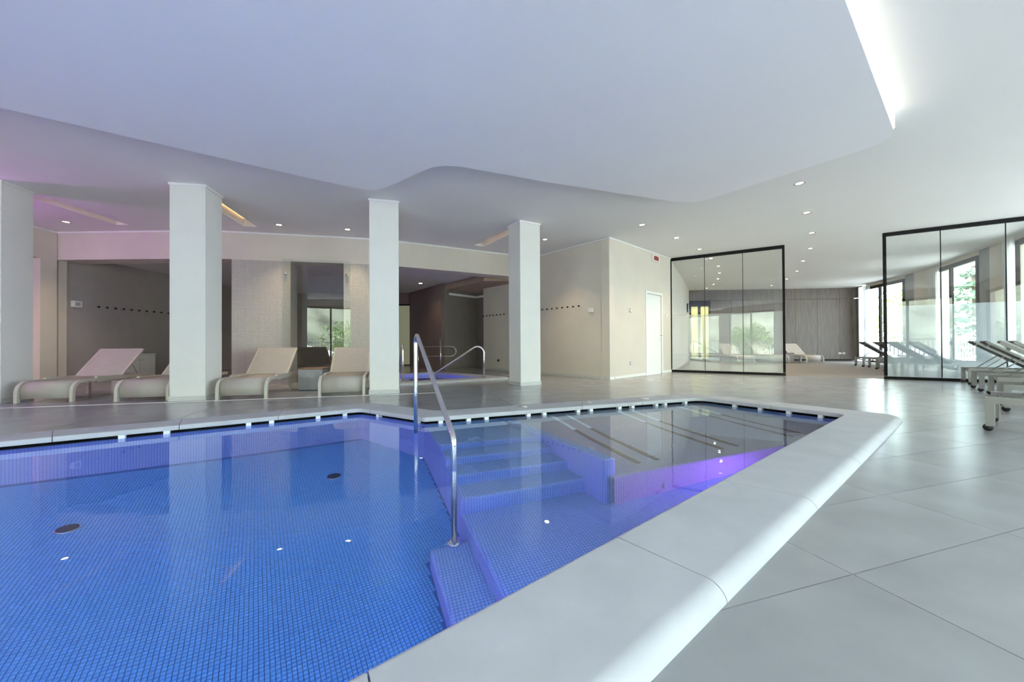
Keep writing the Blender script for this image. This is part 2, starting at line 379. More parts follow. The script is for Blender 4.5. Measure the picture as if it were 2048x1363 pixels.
# floor slab (grout level) with pool openings, then single tiles
TA = math.radians(17.6); TL, TW = 0.93, 0.42
FLOOR_POLY = [(-9.6, -4.8), (5.6, -4.8), (11.8, 6.0), pp(8.6), pp(0), (4.36, 10.64), (2.156, 8.47), (-0.9, 12.15), (-0.8, 14.7), (-9.6, 14.7)]
flo = area_poly(FLOOR_POLY, [gutter_path, [p for a in FHO for p in a]], -0.004, 'floor', 'grout')
struct(flo, 'large format pale grey stone tile floor of the pool hall')
def tile_pieces(rect, polys):
    pcs = [rect]
    for poly in polys:
        n = len(poly)
        for i in range(n):
            a = Vector(poly[i][:2]); b = Vector(poly[(i + 1) % n][:2]); nx = []
            d = b - a; nn = Vector((-d.y, d.x))
            for pc in pcs:
                sd = [nn.dot(p - a) for p in pc]
                if min(sd) > -1e-6 or max(sd) < 1e-6: nx.append(pc); continue
                # only cut where the edge really touches the piece
                xs = [p.x for p in pc]; ys = [p.y for p in pc]
                if max(a.x, b.x) < min(xs) - .01 or min(a.x, b.x) > max(xs) + .01 or max(a.y, b.y) < min(ys) - .01 or min(a.y, b.y) > max(ys) + .01: nx.append(pc); continue
                for sg in (1, -1):
                    o = []
                    for k in range(len(pc)):
                        p, q = pc[k], pc[(k + 1) % len(pc)]; sp, sq = sd[k] * sg, sd[(k + 1) % len(pc)] * sg
                        if sp >= 0: o.append(p)
                        if sp * sq < 0: o.append(p.lerp(q, sp / (sp - sq)))
                    if len(o) > 2: nx.append(o)
            pcs = nx
    return pcs
POOLCUT = offs(POOL_CCW, -0.25, closed=True)
HOTCUT = offs(HOT, -0.2, closed=True)
ca, sa = math.cos(TA), math.sin(TA); T0 = Vector((1.171, 1.33))
tiles = []
for i in range(-16, 16):
    for j in range(-28, 34):
        g = .002
        c = [(i * TL + g, j * TW + g), ((i + 1) * TL - g, j * TW + g), ((i + 1) * TL - g, (j + 1) * TW - g), (i * TL + g, (j + 1) * TW - g)]
        rect = [T0 + Vector((x * ca - y * sa, x * sa + y * ca)) for x, y in c]
        cen = sum(rect, Vector((0, 0))) / 4
        pts_in = [inpoly(p.x, p.y, FLOOR_POLY) for p in rect]
        if not any(pts_in): continue
        full = all(pts_in) and not any(inpoly(p.x, p.y, POOLCUT) or inpoly(p.x, p.y, HOTCUT) for p in rect)
        if full:
            near = any((Vector(q[:2]) - cen).length < 1.2 for q in inner_path)
            pcs = [rect]
        else: near = True
        if near:
            cuts = [POOLCUT, HOTCUT] if all(pts_in) else [POOLCUT, HOTCUT, FLOOR_POLY]
            pcs = [p for p in tile_pieces(rect, cuts) if (lambda c: inpoly(c.x, c.y, FLOOR_POLY) and not inpoly(c.x, c.y, POOLCUT) and not inpoly(c.x, c.y, HOTCUT))(sum(p, Vector((0, 0))) / len(p))]
        if not pcs: continue
        pr = [proj((p.x, p.y, 0)) for p in rect]; sz = 0
        if all(pr):
            us = [q[0] for q in pr]; vs_ = [q[1] for q in pr]
            if max(us) > 0 and min(us) < 2048 and min(vs_) < 1363: sz = (min(max(us), 2048) - max(min(us), 0)) * (max(vs_) - min(vs_))
        elif any(pr) and cen.length < 3: sz = 1e6
        tiles.append((sz, cen, pcs, full and len(pcs) == 1))
tiles.sort(key=lambda t: -t[0])
def tile_mesh(m, pcs, off):
    for p in pcs: m.prism([(q.x - off.x, q.y - off.y) for q in p], -0.008, 0.0)
shared = None; rest = MB()
for k, (sz, cen, pcs, full) in enumerate(tiles):
    if k < 290 and sz > 0:
        if full and shared is not None:
            o = bpy.data.objects.new('floor_tile', shared); COL.objects.link(o)
        else:
            m = MB(); tile_mesh(m, pcs, cen); o = m.build('floor_tile', 'tile')
            if full: shared = o.data
        o.location = (cen.x, cen.y, 0); o.parent = flo
    else: tile_mesh(rest, pcs, Vector((0, 0)))
r = rest.build('floor_tiles_beyond', 'tile', flo); r['kind'] = 'stuff'
# the joint noise should differ per tile: object-space noise offset by random
MT['tile'].node_tree.nodes['Mapping'].vector_type = 'POINT'
_nt = MT['tile'].node_tree; _oi = _nt.nodes.new('ShaderNodeObjectInfo'); _vm = _nt.nodes.new('ShaderNodeVectorMath'); _vm.operation = 'SCALE'
_cx = _nt.nodes.new('ShaderNodeCombineXYZ'); link(_nt, _oi.outputs['Random'], _cx.inputs[0]); link(_nt, _oi.outputs['Random'], _cx.inputs[1])
link(_nt, _cx.outputs[0], _vm.inputs[0]); _vm.inputs['Scale'].default_value = 37.0; link(_nt, _vm.outputs[0], _nt.nodes['Mapping'].inputs['Location'])

# slim drainage channel in front of the columns
ds, de = Vector((-8.6, 4.46)), Vector((-1.2, 6.33)); dd_ = (de - ds).normalized(); dn_ = Vector((-dd_.y, dd_.x))
e = empty('floor_drain', (ds.x, ds.y, 0), math.atan2(dd_.y, dd_.x)); tag(e, 'slim pale drainage channel in the floor before the column row', 'drain')
DL = (de - ds).length
for yy in (-.011, .011): m = MB(); m.box((DL / 2, yy, .0), (DL, .010, .005)); m.build('channel_edge', 'white', e)
m = MB(); m.box((DL / 2, 0, -.001), (DL, .012, .003)); m.build('channel_slot', 'greyplastic', e)
# carpet floor of the relaxation room
cp = [pp(0), pp(8.6), (12.0, 6.0), (11.1, 7.5), (12.5, 9.7), (13.8, 11.8), (14.45, 13.6), (15.0, 16.0), (15.0, 17.3), (7.9, 17.4)]
mb = MB(); mb.prism(cp, -.06, -.001); struct(mb.build('floor_carpet', 'carpet'), 'taupe carpet floor of the relaxation room')

# bulkhead wall over the spa opening, pier, walls
SOFF = [(-9.35, 7.89), (-7.0, 7.83), (-5.96, 7.86), (-4.69, 8.13), (-3.18, 8.47), (-2.55, 8.72), (-0.11, 10.02), (0.62, 10.33)]
mb = MB(); mb.strip(SOFF, ZS, ZC, .42); struct(mb.build('wall_back', 'wall'), 'beige bulkhead wall above the spa opening')
mb = MB(); mb.strip(SOFF, ZC - .035, ZC - .001, -.018); struct(mb.build('trim_1', 'white'))
# mosaic pier with the doorway
def on_soff(x):
    for a, b in zip(SOFF, SOFF[1:]):
        if a[0] <= x <= b[0]:
            t = (x - a[0]) / (b[0] - a[0]); return (x, a[1] + t * (b[1] - a[1]))
PA = [on_soff(-5.77), on_soff(-4.69)]; PB = [on_soff(-3.663), on_soff(-3.18), (-3.02, 8.52)]
mb = MB(); mb.strip(PA, 0, ZS, .42); mb.strip(PB, 0, ZS, .42)
struct(mb.build('wall_mosaic', 'beige', uv=0), 'beige mosaic tiled wall behind the loungers')
# right hand beige wall with hooks, and the white lit wall with the door
W1 = [(2.156, 8.47), (-0.90, 12.16)]
mb = MB(); mb.strip([W1[0], W1[1]], 0, ZC, -.20); struct(mb.build('wall_right', 'wall'), 'beige wall with a row of hooks beside the columns')
DOOR_S = (1.72, 2.53); W2a = Vector((2.156, 8.47)); W2b = Vector((4.40, 10.63)); W2d = (W2b - W2a).normalized(); W2n = Vector((-W2d.y, W2d.x))
def w2(s, off=0.0): q = W2a + W2d * s + W2n * off; return (q.x, q.y)
L2 = (W2b - W2a).length
mb = MB(); mb.strip([w2(0), w2(DOOR_S[0])], 0, ZC, .2); mb.strip([w2(DOOR_S[1]), w2(L2)], 0, ZC, .2); mb.strip([w2(DOOR_S[0]), w2(DOOR_S[1])], 2.06, ZC, .2)
struct(mb.build('wall_door', 'wall'), 'pale beige wall with a white door and exit sign')
mb = MB(); mb.strip([W1[1], W1[0], w2(L2)], ZC - .035, ZC - .001, -.018); struct(mb.build('trim_2', 'white'))
mb = MB(); mb.strip([W1[1], W1[0]], 0, .055, -.012); struct(mb.build('baseboard_right', 'plinth', uv=0))
mb = MB(); mb.strip([w2(0), w2(DOOR_S[0] - .07)], 0, .055, -.012); mb.strip([w2(DOOR_S[1] + .07), w2(L2)], 0, .055, -.012); struct(mb.build('baseboard_door', 'white'))
# white door
dr = empty('door_1', (0, 0, 0)); struct(dr, 'narrow white flush door in the pale beige wall', 'door')
m = MB(); m.strip([w2(DOOR_S[0] + .002), w2(DOOR_S[1] - .002)], .004, 2.05, .045); m.v = [(x + W2n.x * .012, y + W2n.y * .012, z) for x, y, z in m.v]; leaf = m.build('door_leaf', 'white', dr)
m = MB()
for s0, s1, z0, z1 in ((DOOR_S[0] - .06, DOOR_S[0], 0, 2.12), (DOOR_S[1], DOOR_S[1] + .06, 0, 2.12), (DOOR_S[0], DOOR_S[1], 2.06, 2.12)): m.strip([w2(s0), w2(s1)], z0, z1, -.014)
m.build('door_frame', 'white', dr)
hs = DOOR_S[1] - .07
h = MB(); h.tube([w2(hs) + (1.0,), w2(hs, -.05) + (1.0,), w2(hs - .02, -.06) + (1.0,), w2(hs - .13, -.06) + (1.0,)], .009, 8); h.lathe((0, 0, 0), [(.0, 0), (.0, 0)], 4) if False else None
h.build('door_handle', 'steel', leaf, True)
m = MB(); m.box(w2(hs, -.004) + (.87,), (.03, .012, .05), math.atan2(W2d.y, W2d.x)); m.build('lock_plate', 'steel', leaf)
# hall left wall, opening into the side room
mb = MB(); mb.strip([(-9.33, 2.0), (-9.33, -4.8)], 0, ZC, -.35); mb.strip([(-9.34, 7.88), (-9.34, 2.0)], ZS - .02, ZC, -.3); mb.strip([(-9.34, 7.88), (-9.34, 7.60)], 0, ZS - .02, -.3)
struct(mb.build('wall_left', 'wall'), 'left wall of the hall over the side opening')
mb = MB(); mb.strip([(-9.34, 7.90), (-9.34, 2.0)], ZC - .035, ZC - .001, .018); struct(mb.build('trim_3', 'white'))
mb = MB(); mb.strip([(-10.5, 1.5), (-10.5, 8.2)], 0, ZS + .2, .2); struct(mb.build('wall_side', 'beige', uv=0), 'beige mosaic wall seen through the left opening')
mb = MB(); mb.prism([(-10.6, 1.8), (-9.36, 1.8), (-9.36, 8.1), (-10.6, 8.1)], ZS, ZS + .1); struct(mb.build('ceiling', 'ceil'), 'low ceiling of the left side passage')
mb = MB(); mb.prism([(-10.6, 1.8), (-9.6, 1.8), (-9.6, 8.1), (-10.6, 8.1)], -.05, -.004); struct(mb.build('floor', 'tile'), 'stone floor of the left side passage')
mb = MB(); mb.strip([(-10.6, 7.92), (-9.36, 7.92)], 0, ZC, .15); mb.strip([(-9.36, 1.9), (-10.6, 1.9)], 0, ZC, .15); struct(mb.build('wall_passage', 'wall'))
# spa room behind
mb = MB(); mb.strip([(-9.40, 7.92), (-9.40, 14.6)], 0, 2.95, .25); struct(mb.build('wall_hooks', 'spa2'), 'spa side wall with a row of hooks, colour darkened for the dim room')
mb = MB(); mb.strip([(-9.4, 14.5), (-3.9, 14.5), (-2.28, 12.36), (-2.16, 12.26)], 0, 2.95, .2); struct(mb.build('wall_spa', 'inner'), 'dark taupe back wall of the spa room')
mb = MB(); mb.strip([(-2.2, 12.33), (-1.25, 13.45), (-.62, 12.75)], 0, 2.95, .15); struct(mb.build('wall_niche', 'inner'), 'dark shower niche wall in the spa room')
mb = MB(); mb.strip([(-2.2, 12.33), (-1.25, 13.45), (-.62, 12.75)], 2.40, 2.47, -.012); struct(mb.build('trim_4', 'white'))
INR = [(-9.6, 8.2), (-7.0, 8.15), (-5.9, 8.2), (-4.8, 8.45), (-3.3, 8.8), (-2.7, 9.05), (-.3, 10.4), (.3, 10.75), (-.6, 12.2), (-.3, 13.2), (-.8, 14.7), (-9.6, 14.7)]
mb = MB(); mb.prism(INR, 2.74, 2.84); struct(mb.build('ceiling', 'ceil'), 'lower ceiling of the spa room')
mb = MB(); mb.prism([(-3.77, 14.4), (-.78, 10.66), (.1, 10.7), (-.4, 13.3), (-.9, 14.4)], 2.55, 2.72); struct(mb.build('ceiling', 'tan'), 'tan dropped ceiling edge in the spa room')
mb = MB(); mb.strip([(15.1, 17.5), (-12.1, 17.5), (-12.1, 1.7), (-9.7, 1.7)], -.2, ZC + .4, -.2); struct(mb.build('wall_outer', 'wall'), 'outer wall at the back of the building')
# greenish frosted pane at the end of the spa room
pn = empty('frosted_window', (-3.95, 14.2, 0)); tag(pn, 'tall frosted lit pane at the dark end of the spa room', 'window')
m = MB(); m.box((-.05, .24, 1.15), (.5, .02, 2.2)); m.build('pane', 'greenpane', pn)
m = MB()
for dx in (-.32, .22): m.box((dx, .22, 1.15), (.05, .06, 2.3))
m.box((-.05, .22, 2.28), (.5, .06, .05)); m.build('window_frame', 'dframe', pn)

# ------------------------------------------------------------------ relaxation room shell
mb = MB(); mb.strip([(4.42, 10.72), (5.9, 13.38), (7.97, 17.25)], 0, ZC, .15); struct(mb.build('wall_relax', 'wall'), 'pale wall of the relaxation room behind the left glass screen')
wall_wood = empty('wall_wood'); struct(wall_wood, 'dark oak panelled back wall of the relaxation room')
A0 = Vector((7.96, 17.204)); AD = Vector((6.3, -.55)).normalized(); AN = Vector((-AD.y, AD.x))
def wl(s, off=0): q = A0 + AD * s + AN * off; return (q.x, q.y)
mb = MB(); mb.strip([wl(-.1, .03), wl(6.9, .03)], 0, ZC, .15); mb.build('wall_core', 'black', wall_wood)
for k in range(8):
    s0, s1 = .897 * k - .30 + .3, .897 * (k + 1) + 0.0
    if k == 7: s1 = 6.80
    for z0, z1 in ((.06, 2.675), (2.685, ZC - .002)):
        if k == 0 and z0 < 1: continue
        if s1 - s0 < .1: continue
        m = MB(); m.strip([wl(s0 + .004), wl(s1 - .004)], z0, z1, .028); m.build('wood_panel', 'wood', wall_wood)
CW = [wl(6.80), (14.80, 16.5), (14.66, 16.05)]
for a, b in zip(CW, CW[1:]):
    for z0, z1 in ((.06, 2.675), (2.685, ZC - .002)):
        m = MB(); m.strip([a, b], z0, z1, .028); m.build('wood_panel', 'wood', wall_wood)
mb = MB(); mb.strip([wl(0, .01), wl(6.8, .01)], 0, .06, .02); struct(mb.build('baseboard_wood', 'black'))
# dark framed glazed door in the oak wall
gd = empty('door_2', (0, 0, 0)); struct(gd, 'black framed glazed door with yellow glowing panes in the oak wall', 'door')
m = MB()
for s0, s1, z0, z1 in ((.0, .07, 0, 2.66), (.36, .48, 0, 2.66), (.82, .90, 0, 2.66), (.0, .9, 2.42, 2.66), (.0, .9, 0, .10)): m.strip([wl(s0, -.02), wl(s1, -.02)], z0, z1, .06)
m.build('door_frame', 'black', gd)
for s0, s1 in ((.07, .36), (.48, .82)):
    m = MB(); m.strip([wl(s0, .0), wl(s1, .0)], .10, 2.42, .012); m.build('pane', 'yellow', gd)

# window walls -------------------------------------------------------
def ray_x(u, pts):
    k = (u - 1024) / F
    for a, b in zip(pts, pts[1:]):
        fa = a[0] - k * a[1]; fb = b[0] - k * b[1]
        if fa * fb <= 0:
            t = fa / (fa - fb); return Vector((a[0] + t * (b[0] - a[0]), a[1] + t * (b[1] - a[1])))
def sub_pts(u0, u1):
    a = ray_x(u0, WINW); b = ray_x(u1, WINW)
    return [a] + [Vector(p) for p in WINW if min(a.y, b.y) + .05 < p[1] < max(a.y, b.y) - .05] + [b]
WHEAD = 3.03; wn = [0]; portals = []
def window(p0, p1, z0, z1, label, mull=(0.5,), fw=.07, outward=1):
    """framed window between two plan points"""
    p0, p1 = Vector(p0), Vector(p1); d = (p1 - p0).normalized(); L = (p1 - p0).length; wn[0] += 1; mid = (p0 + p1) / 2
    e = empty('window_%d' % wn[0], (mid.x, mid.y, 0), math.atan2(d.y, d.x)); struct(e, label, 'window')
    m = MB()
    for x in (-L / 2 + fw / 2, L / 2 - fw / 2): m.box((x, 0, (z0 + z1) / 2), (fw, .08, z1 - z0))
    m.box((0, 0, z1 - fw / 2 - .02), (L - 2 * fw, .08, fw + .04)); m.box((0, 0, z0 + fw / 2), (L - 2 * fw, .08, fw))
    for t in mull: m.box((-L / 2 + t * L, 0, (z0 + z1) / 2), (fw * 1.2, .07, z1 - z0 - 2 * fw))
    m.build('window_frame', 'dframe', e)
    xs = [-L / 2 + fw] + [-L / 2 + t * L for t in mull] + [L / 2 - fw]
    for a, b in zip(xs, xs[1:]):
        m = MB(); m.box(((a + b) / 2, 0, (z0 + z1 - .04) / 2), (b - a - fw * .6, .008, z1 - z0 - 2 * fw)); m.build('pane', 'wglass', e)
    portals.append((mid, d, L, (z0 + z1) / 2, z1 - z0))
    return e
# the curved relaxation-room window wall: points run far to near, inside is on the right of that direction -> thickness to the left
WIN1 = (1733, 1811); WIN2 = (1878, 1960); WIN3 = (2034, 2100)
mb = MB(); 
for u0, u1 in ((1829, 1879), (1981, 2035)): mb.strip(sub_pts(u0, u1), 0, ZC, .25)
for a, b in (WIN1, WIN2): mb.strip(sub_pts(a, b), WHEAD, ZC, .25)
w3a = ray_x(2034, WINW); mb.strip([w3a] + [Vector(p) for p in WINW if p[1] < w3a.y - .1], WHEAD, ZC, .25)
struct(mb.build('wall_window', 'wall'), 'curved beige outer wall between the terrace windows')
mb = MB(); 
for u0, u1 in ((1811, 1829), (1960, 1981)): mb.strip(sub_pts(u0, u1), 0, ZC, .25)
struct(mb.build('wall_window_panel', 'dgrey'), 'grey wall strips beside the terrace windows')
for k, (u0, u1, mul) in enumerate((WIN1 + (.40,), WIN2 + (.36,))):
    window(ray_x(u0, WINW) , ray_x(u1, WINW), 0, WHEAD, ['dark framed terrace window beside the oak panelled wall', 'dark framed terrace window showing the conifer'][k], (mul,))
window(w3a, WINW[-1], 0, WHEAD, 'dark framed terrace window at the right end of the relaxation room', (.5,))
# right wall of the pool hall and the rear wall behind the camera
def glazed_wall(a, b, bays, name, label, wlabel, out):
    a, b = Vector(a), Vector(b); d = (b - a).normalized(); L = (b - a).length; m = MB(); s = 0
    for s0, s1 in bays:
        m.strip([a + d * s, a + d * s0], 0, ZC, out * .28); m.strip([a + d * s0, a + d * s1], 2.78, ZC, out * .28); s = s1
    m.strip([a + d * s, b], 0, ZC, out * .28); struct(m.build(name, 'wall'), label)
    for k, (s0, s1) in enumerate(bays): window(a + d * s0 + Vector((-d.y, d.x)) * out * .1, a + d * s1 + Vector((-d.y, d.x)) * out * .1, 0, 2.78, wlabel % ORD[k], (.5,))
RL = (Vector(RIGHT[1]) - Vector(RIGHT[0])).length
glazed_wall(RIGHT[0], RIGHT[1], [(.5, 3.5), (4.2, 7.2), (7.9, 11.2)], 'wall_terrace', 'outer wall of the pool hall along the terrace', 'dark framed terrace window of the pool hall, %s from the glass screen', 1)
glazed_wall((5.6, REAR_Y), (-9.4, REAR_Y), [(.6, 3.6), (4.3, 7.3), (8.0, 11.0), (11.7, 14.4)], 'wall_rear', 'outer wall behind the pool facing the mountains', 'dark framed mountain view window, %s from the terrace corner', 1)

# light portals in the window openings (guide the sky light, emit nothing)
for mid, d, L, zc, hh in portals:
    la = bpy.data.lights.new('window_portal', 'AREA'); la.shape = 'RECTANGLE'; la.size = L; la.size_y = hh
    la.cycles.is_portal = True
    o = bpy.data.objects.new('window_portal', la); COL.objects.link(o)
    n = Vector((-d.y, d.x))          # outward
    o.location = (mid.x + n.x * .15, mid.y + n.y * .15, zc)
    o.rotation_euler = Vector((-n.x, -n.y, 0)).to_track_quat('-Z', 'Y').to_euler()

# ------------------------------------------------------------------ pool
ZF = -1.20; ZLAND = -0.87; ZLOW = -1.035
STEP_Z = [-0.17, -0.33, -0.49, -0.66]
basin = empty('pool_basin'); tag(basin, 'sunken swimming pool basin lined with small mosaic coloured for its blue light', 'pool')
# side walls
m = MB(); n = len(wall_path)
vs = [(p.x, p.y, ZF - .02) for p in wall_path] + [(p.x, p.y, WZ - .012) for p in wall_path] + [(p.x, p.y, WZ - .012) for p in offs(wall_path, -.04, True)] + [(p.x, p.y, -.2) for p in offs(wall_path, -.04, True)]
fs = []
for k in range(3):
    for i in range(n): fs.append((k * n + (i + 1) % n, k * n + i, (k + 1) * n + i, (k + 1) * n + (i + 1) % n))
mk('basin_wall', vs, fs, 'pool', basin, uv=0)
# overflow gutter behind the rim
gi = offs(inner_path, -.30, True); n = len(gi)
g0 = offs(wall_path, -.04, True)
vs = [(p.x, p.y, -.2) for p in g0] + [(p.x, p.y, -.2) for p in gi] + [(p.x, p.y, .004) for p in gi]
fs = []
for k in range(2):
    for i in range(n): fs.append((k * n + i, k * n + (i + 1) % n, (k + 1) * n + (i + 1) % n, (k + 1) * n + i)[::-1])
mk('overflow_gutter', vs, fs, 'gutter', basin)
# pool floor: backing, nearest mosaic tiles one by one, the others joined
area_poly(wall_path, [], ZF - .002, 'basin_floor', 'poolgrout').parent = basin
FA = math.radians(33.7); fc, fsn = math.cos(FA), math.sin(FA); TS = .021
import numpy as np
# step and landing geometry
SE = Vector((1, .345)).normalized(); SN = Vector((-SE.y, SE.x))           # along / away from the camera
side_a = Vector((-0.895, 3.92)); side_d = (Vector((-0.03, 1.90)) - side_a).normalized()      # left side plane of the stair
def isect(p, d, q, e):
    den = d.x * e.y - d.y * e.x; t = ((q.x - p.x) * e.y - (q.y - p.y) * e.x) / den; return p + d * t
END_A = Vector((0.23, 4.30)); END_D = (Vector((0.645, 2.77)) - Vector((0.268, 3.52))).normalized()     # bench end wall, stair side face
END_P = Vector((0.645, 2.79))
near_p = Vector((0.423, 1.522)); near_d = Vector((1, .8187)).normalized()
fronts_y = [3.50, 3.26, 3.02, 2.775]         # y at x = 0 of each nosing
far_p = Vector((-0.90, 3.95)); far_d = (Vector((2.588, 5.32)) - Vector((-0.90, 3.95))).normalized()
def stair_poly(y0):
    q = Vector((0, y0)); a = isect(q, SE, side_a, side_d); b = isect(q, SE, END_P, END_D); return a, b
def round_block(poly, z0, z1, r, edges, name, parent, mat='pool'):
    """prism with a rounded top on the listed edges (by bevel)"""
    m = MB(); m.prism(poly, z0, z1); me = bpy.data.meshes.new(name); me.from_pydata(m.v, [], m.f); me.update()
    bm = bmesh.new(); bm.from_mesh(me); bm.edges.ensure_lookup_table(); bmesh.ops.recalc_face_normals(bm, faces=bm.faces)
    top = []
    for e_ in bm.edges:
        a, b = e_.verts
        pt = lambda v, p: (Vector((v.co.x, v.co.y)) - Vector(p[:2])).length < 1e-4
        for (i, j) in edges:
            pi, pj = poly[i], poly[j]
            if a.co.z > z1 - 1e-4 and b.co.z > z1 - 1e-4 and ((pt(a, pi) and pt(b, pj)) or (pt(b, pi) and pt(a, pj))): top.append(e_)
            if i == j and pt(a, pi) and pt(b, pi): top.append(e_)
    bmesh.ops.bevel(bm, geom=top, offset=r, segments=4, affect='EDGES', profile=.5)
    bm.to_mesh(me); bm.free(); auto_uv(me, math.atan2(SE.y, SE.x)); me.materials.append(MT[mat])
    for p in me.polygons: p.use_smooth = False
    o = bpy.data.objects.new(name, me); COL.objects.link(o); o.parent = parent
    return o
for k in range(4):
    a, b = stair_poly(fronts_y[k])
    if k == 0:
        c, d = isect(END_P, END_D, far_p, far_d), isect(side_a, side_d, far_p, far_d)
    else:
        a2, b2 = stair_poly(fronts_y[k - 1]); ov = SN * .03; c, d = b2 + ov, a2 + ov
    round_block([a, b, c, d], ZF, STEP_Z[k], .035, [(0, 1), (3, 0), (0, 0)], 'step', basin)
a, b = stair_poly(fronts_y[3]); a += SN * .03; b += SN * .03
la0 = isect(side_a, side_d, near_p, near_d) + near_d * 0
round_block([la0, near_p + near_d * 3.6, Vector((2.6, 3.55)), Vector((.66, 2.80)), b, a], ZF, ZLAND, .035, [(5, 0)], 'landing', basin)
lw = .25; sl = Vector((side_d.y, -side_d.x))           # to the left of the stair side
if sl.x > 0: sl = -sl
ls0 = side_a + side_d * 1.50
low = [ls0 + sl * -.03, ls0 + sl * lw, isect(side_a + sl * lw, side_d, near_p, near_d), isect(side_a - sl * .03, side_d, near_p, near_d)]
round_block(low, ZF, ZLOW, .035, [(0, 1), (1, 2), (1, 1)], 'low_step', basin)
# bench end wall and bench
ER = Vector((-END_D.y, END_D.x));
if ER.x < 0: ER = -ER
ef = END_P + END_D * .03; eb = isect(END_P, END_D, far_p, far_d)
ew = [ef, ef + ER * .115, isect(END_P + ER * .115, END_D, far_p, far_d), eb]
round_block(ew, ZF, -.075, .03, [(0, 1), (1, 2), (3, 0), (0, 0), (1, 1)], 'bench_end_wall', basin)
# bench: swept profile (distance from the far wall, z)
BF = Vector((.748, 2.764)); BD = Vector((1, .392)).normalized(); BN = Vector((-BD.y, BD.x))
fw_ = (far_p - BF).dot(BN)                # distance front edge -> far wall
prof = [(0.0, ZF), (0.0, -.45), (.012, -.428), (.035, -.42), (.30, -.42), (.83, -.36), (1.13, -.28), (fw_ - .03, -.06), (fw_ + .03, -.06), (fw_ + .03, ZF)]
b0 = isect(BF, BD, END_P + ER * .06, END_D); t0 = (b0 - BF).dot(BD); t1 = 3.2
vs = []; 
for t in (t0, t1):
    for u, z in prof:
        sh = 0
        if t == t0:     # start along the end wall's slope
            p = isect(BF + BN * u, BD, END_P + ER * .06, END_D)
        else: p = BF + BD * t + BN * u
        vs.append((p.x, p.y, z))
n = len(prof); fs = [(i, i + 1, n + i + 1, n + i)[::-1] for i in range(n - 1)]
bo = mk('bench', vs, fs, 'benchmos', basin, uv=math.atan2(BD.y, BD.x))
bm = bmesh.new(); bm.from_mesh(bo.data); bmesh.ops.recalc_face_normals(bm, faces=bm.faces)
if sum(f.normal.z * f.calc_area() for f in bm.faces) < 0: bmesh.ops.reverse_faces(bm, faces=bm.faces)
bm.to_mesh(bo.data); bm.free()
# massage grates let into the bench
def bench_pt(x0, u, dz=.004, side=0.0):
    base = BF + BD * x0
    # z on profile
    for (ua, za), (ub, zb) in zip(prof[3:8], prof[4:9]):
        if ua <= u <= ub or ub == prof[8][0]:
            z = za + (zb - za) * max(0, min(1, (u - ua) / (ub - ua))); break
    p = base + BN * u + BD * side; return (p.x, p.y, z + dz)
for x0 in (.33, .52, 1.23, 1.42, 2.17, 2.37):
    for (ua, ub, mt, nm) in ((.16, .83, 'strip1', 'seat_grate'), (.83, 1.13, 'strip1', 'seat_grate'), (1.14, fw_ - .05, 'strip2', 'back_strip')):
        hw = .022; vv = []
        for u in (ua, ub):
            for sgn in (-1, 1): vv.append(bench_pt(x0, u, .006, sgn * hw))
            for sgn in (-1, 1): vv.append(bench_pt(x0, u, -.01, sgn * hw))
        mk(nm, vv, [(0, 1, 5, 4), (2, 6, 7, 3), (0, 4, 6, 2), (1, 3, 7, 5), (0, 2, 3, 1), (4, 5, 7, 6)], mt, basin)
# square outlet in the bench front
q = BF + BD * .47
m = MB(); m.box((q.x, q.y - .002, -.76), (.09, .02, .09), math.atan2(BD.y, BD.x)); m.build('outlet', 'benchmos', basin, uv=0)
# mosaic on the deep floor
block = [la0, side_a, far_p, Vector((4, 5.4)), near_p + near_d * 4]
xs = np.arange(-4.6, 1.6, TS)
gx, gy = np.meshgrid(np.arange(-260, 220), np.arange(-60, 260))
gx = gx.ravel() * TS; gy = gy.ravel() * TS
wx = gx * fc - gy * fsn - 1.5; wy = gx * fsn + gy * fc + 1.0
keep = []
for x, y in zip(wx, wy):
    # right of the far-left wall line, left of near edge, left of the stair side
    if y > 4.49 + .672 * (x + 1.817) - .02: continue
    if y < 1.176 + .8187 * x + .02: continue
    if x < -4.35 or y < 0.0: continue
    if (Vector((x, y)) - side_a).dot(sl) < .012: continue
    qv = Vector((x, y)) - side_a
    if qv.dot(sl) < lw + .012 and qv.dot(side_d) > 1.48: continue
    keep.append((x, y))
def dist_(p): return (p[0] ** 2 + p[1] ** 2)
keep.sort(key=lambda p: dist_(p))
def vis(p):
    # visible through the water roughly: horizontal reach beyond the near coping
    return p[1] - .8187 * p[0] - 1.176 > .50
front = [p for p in keep if vis(p)][:290]; fset = set(front)
hw = TS * .5 - .0011; th = .0022
tb = MB(); cR, sR = fc * hw, fsn * hw
corners = [(-hw * fc + hw * fsn, -hw * fsn - hw * fc), (hw * fc + hw * fsn, hw * fsn - hw * fc), (hw * fc - hw * fsn, hw * fsn + hw * fc), (-hw * fc - hw * fsn, -hw * fsn + hw * fc)]
k2 = .86
tv = [(x, y, ZF - .003) for x, y in corners] + [(x * k2, y * k2, ZF + th) for x, y in corners] ; tf = [(4, 5, 6, 7), (0, 1, 5, 4), (1, 2, 6, 5), (2, 3, 7, 6), (3, 0, 4, 7)]
tme = None
for p in front:
    if tme is None:
        o = mk('mosaic_tile', tv, tf, 'pooltile', basin); tme = o.data
    else:
        o = bpy.data.objects.new('mosaic_tile', tme); COL.objects.link(o); o.parent = basin
    o.location = (p[0], p[1], 0)
others = [p for p in keep if p not in fset]
A = np.array(others); TV = np.array(tv)
allv = (TV[None, :, :] + np.concatenate([A, np.zeros((len(A), 1))], 1)[:, None, :]).reshape(-1, 3)
allf = (np.array(tf)[None] + 8 * np.arange(len(A))[:, None, None]).reshape(-1, 4)
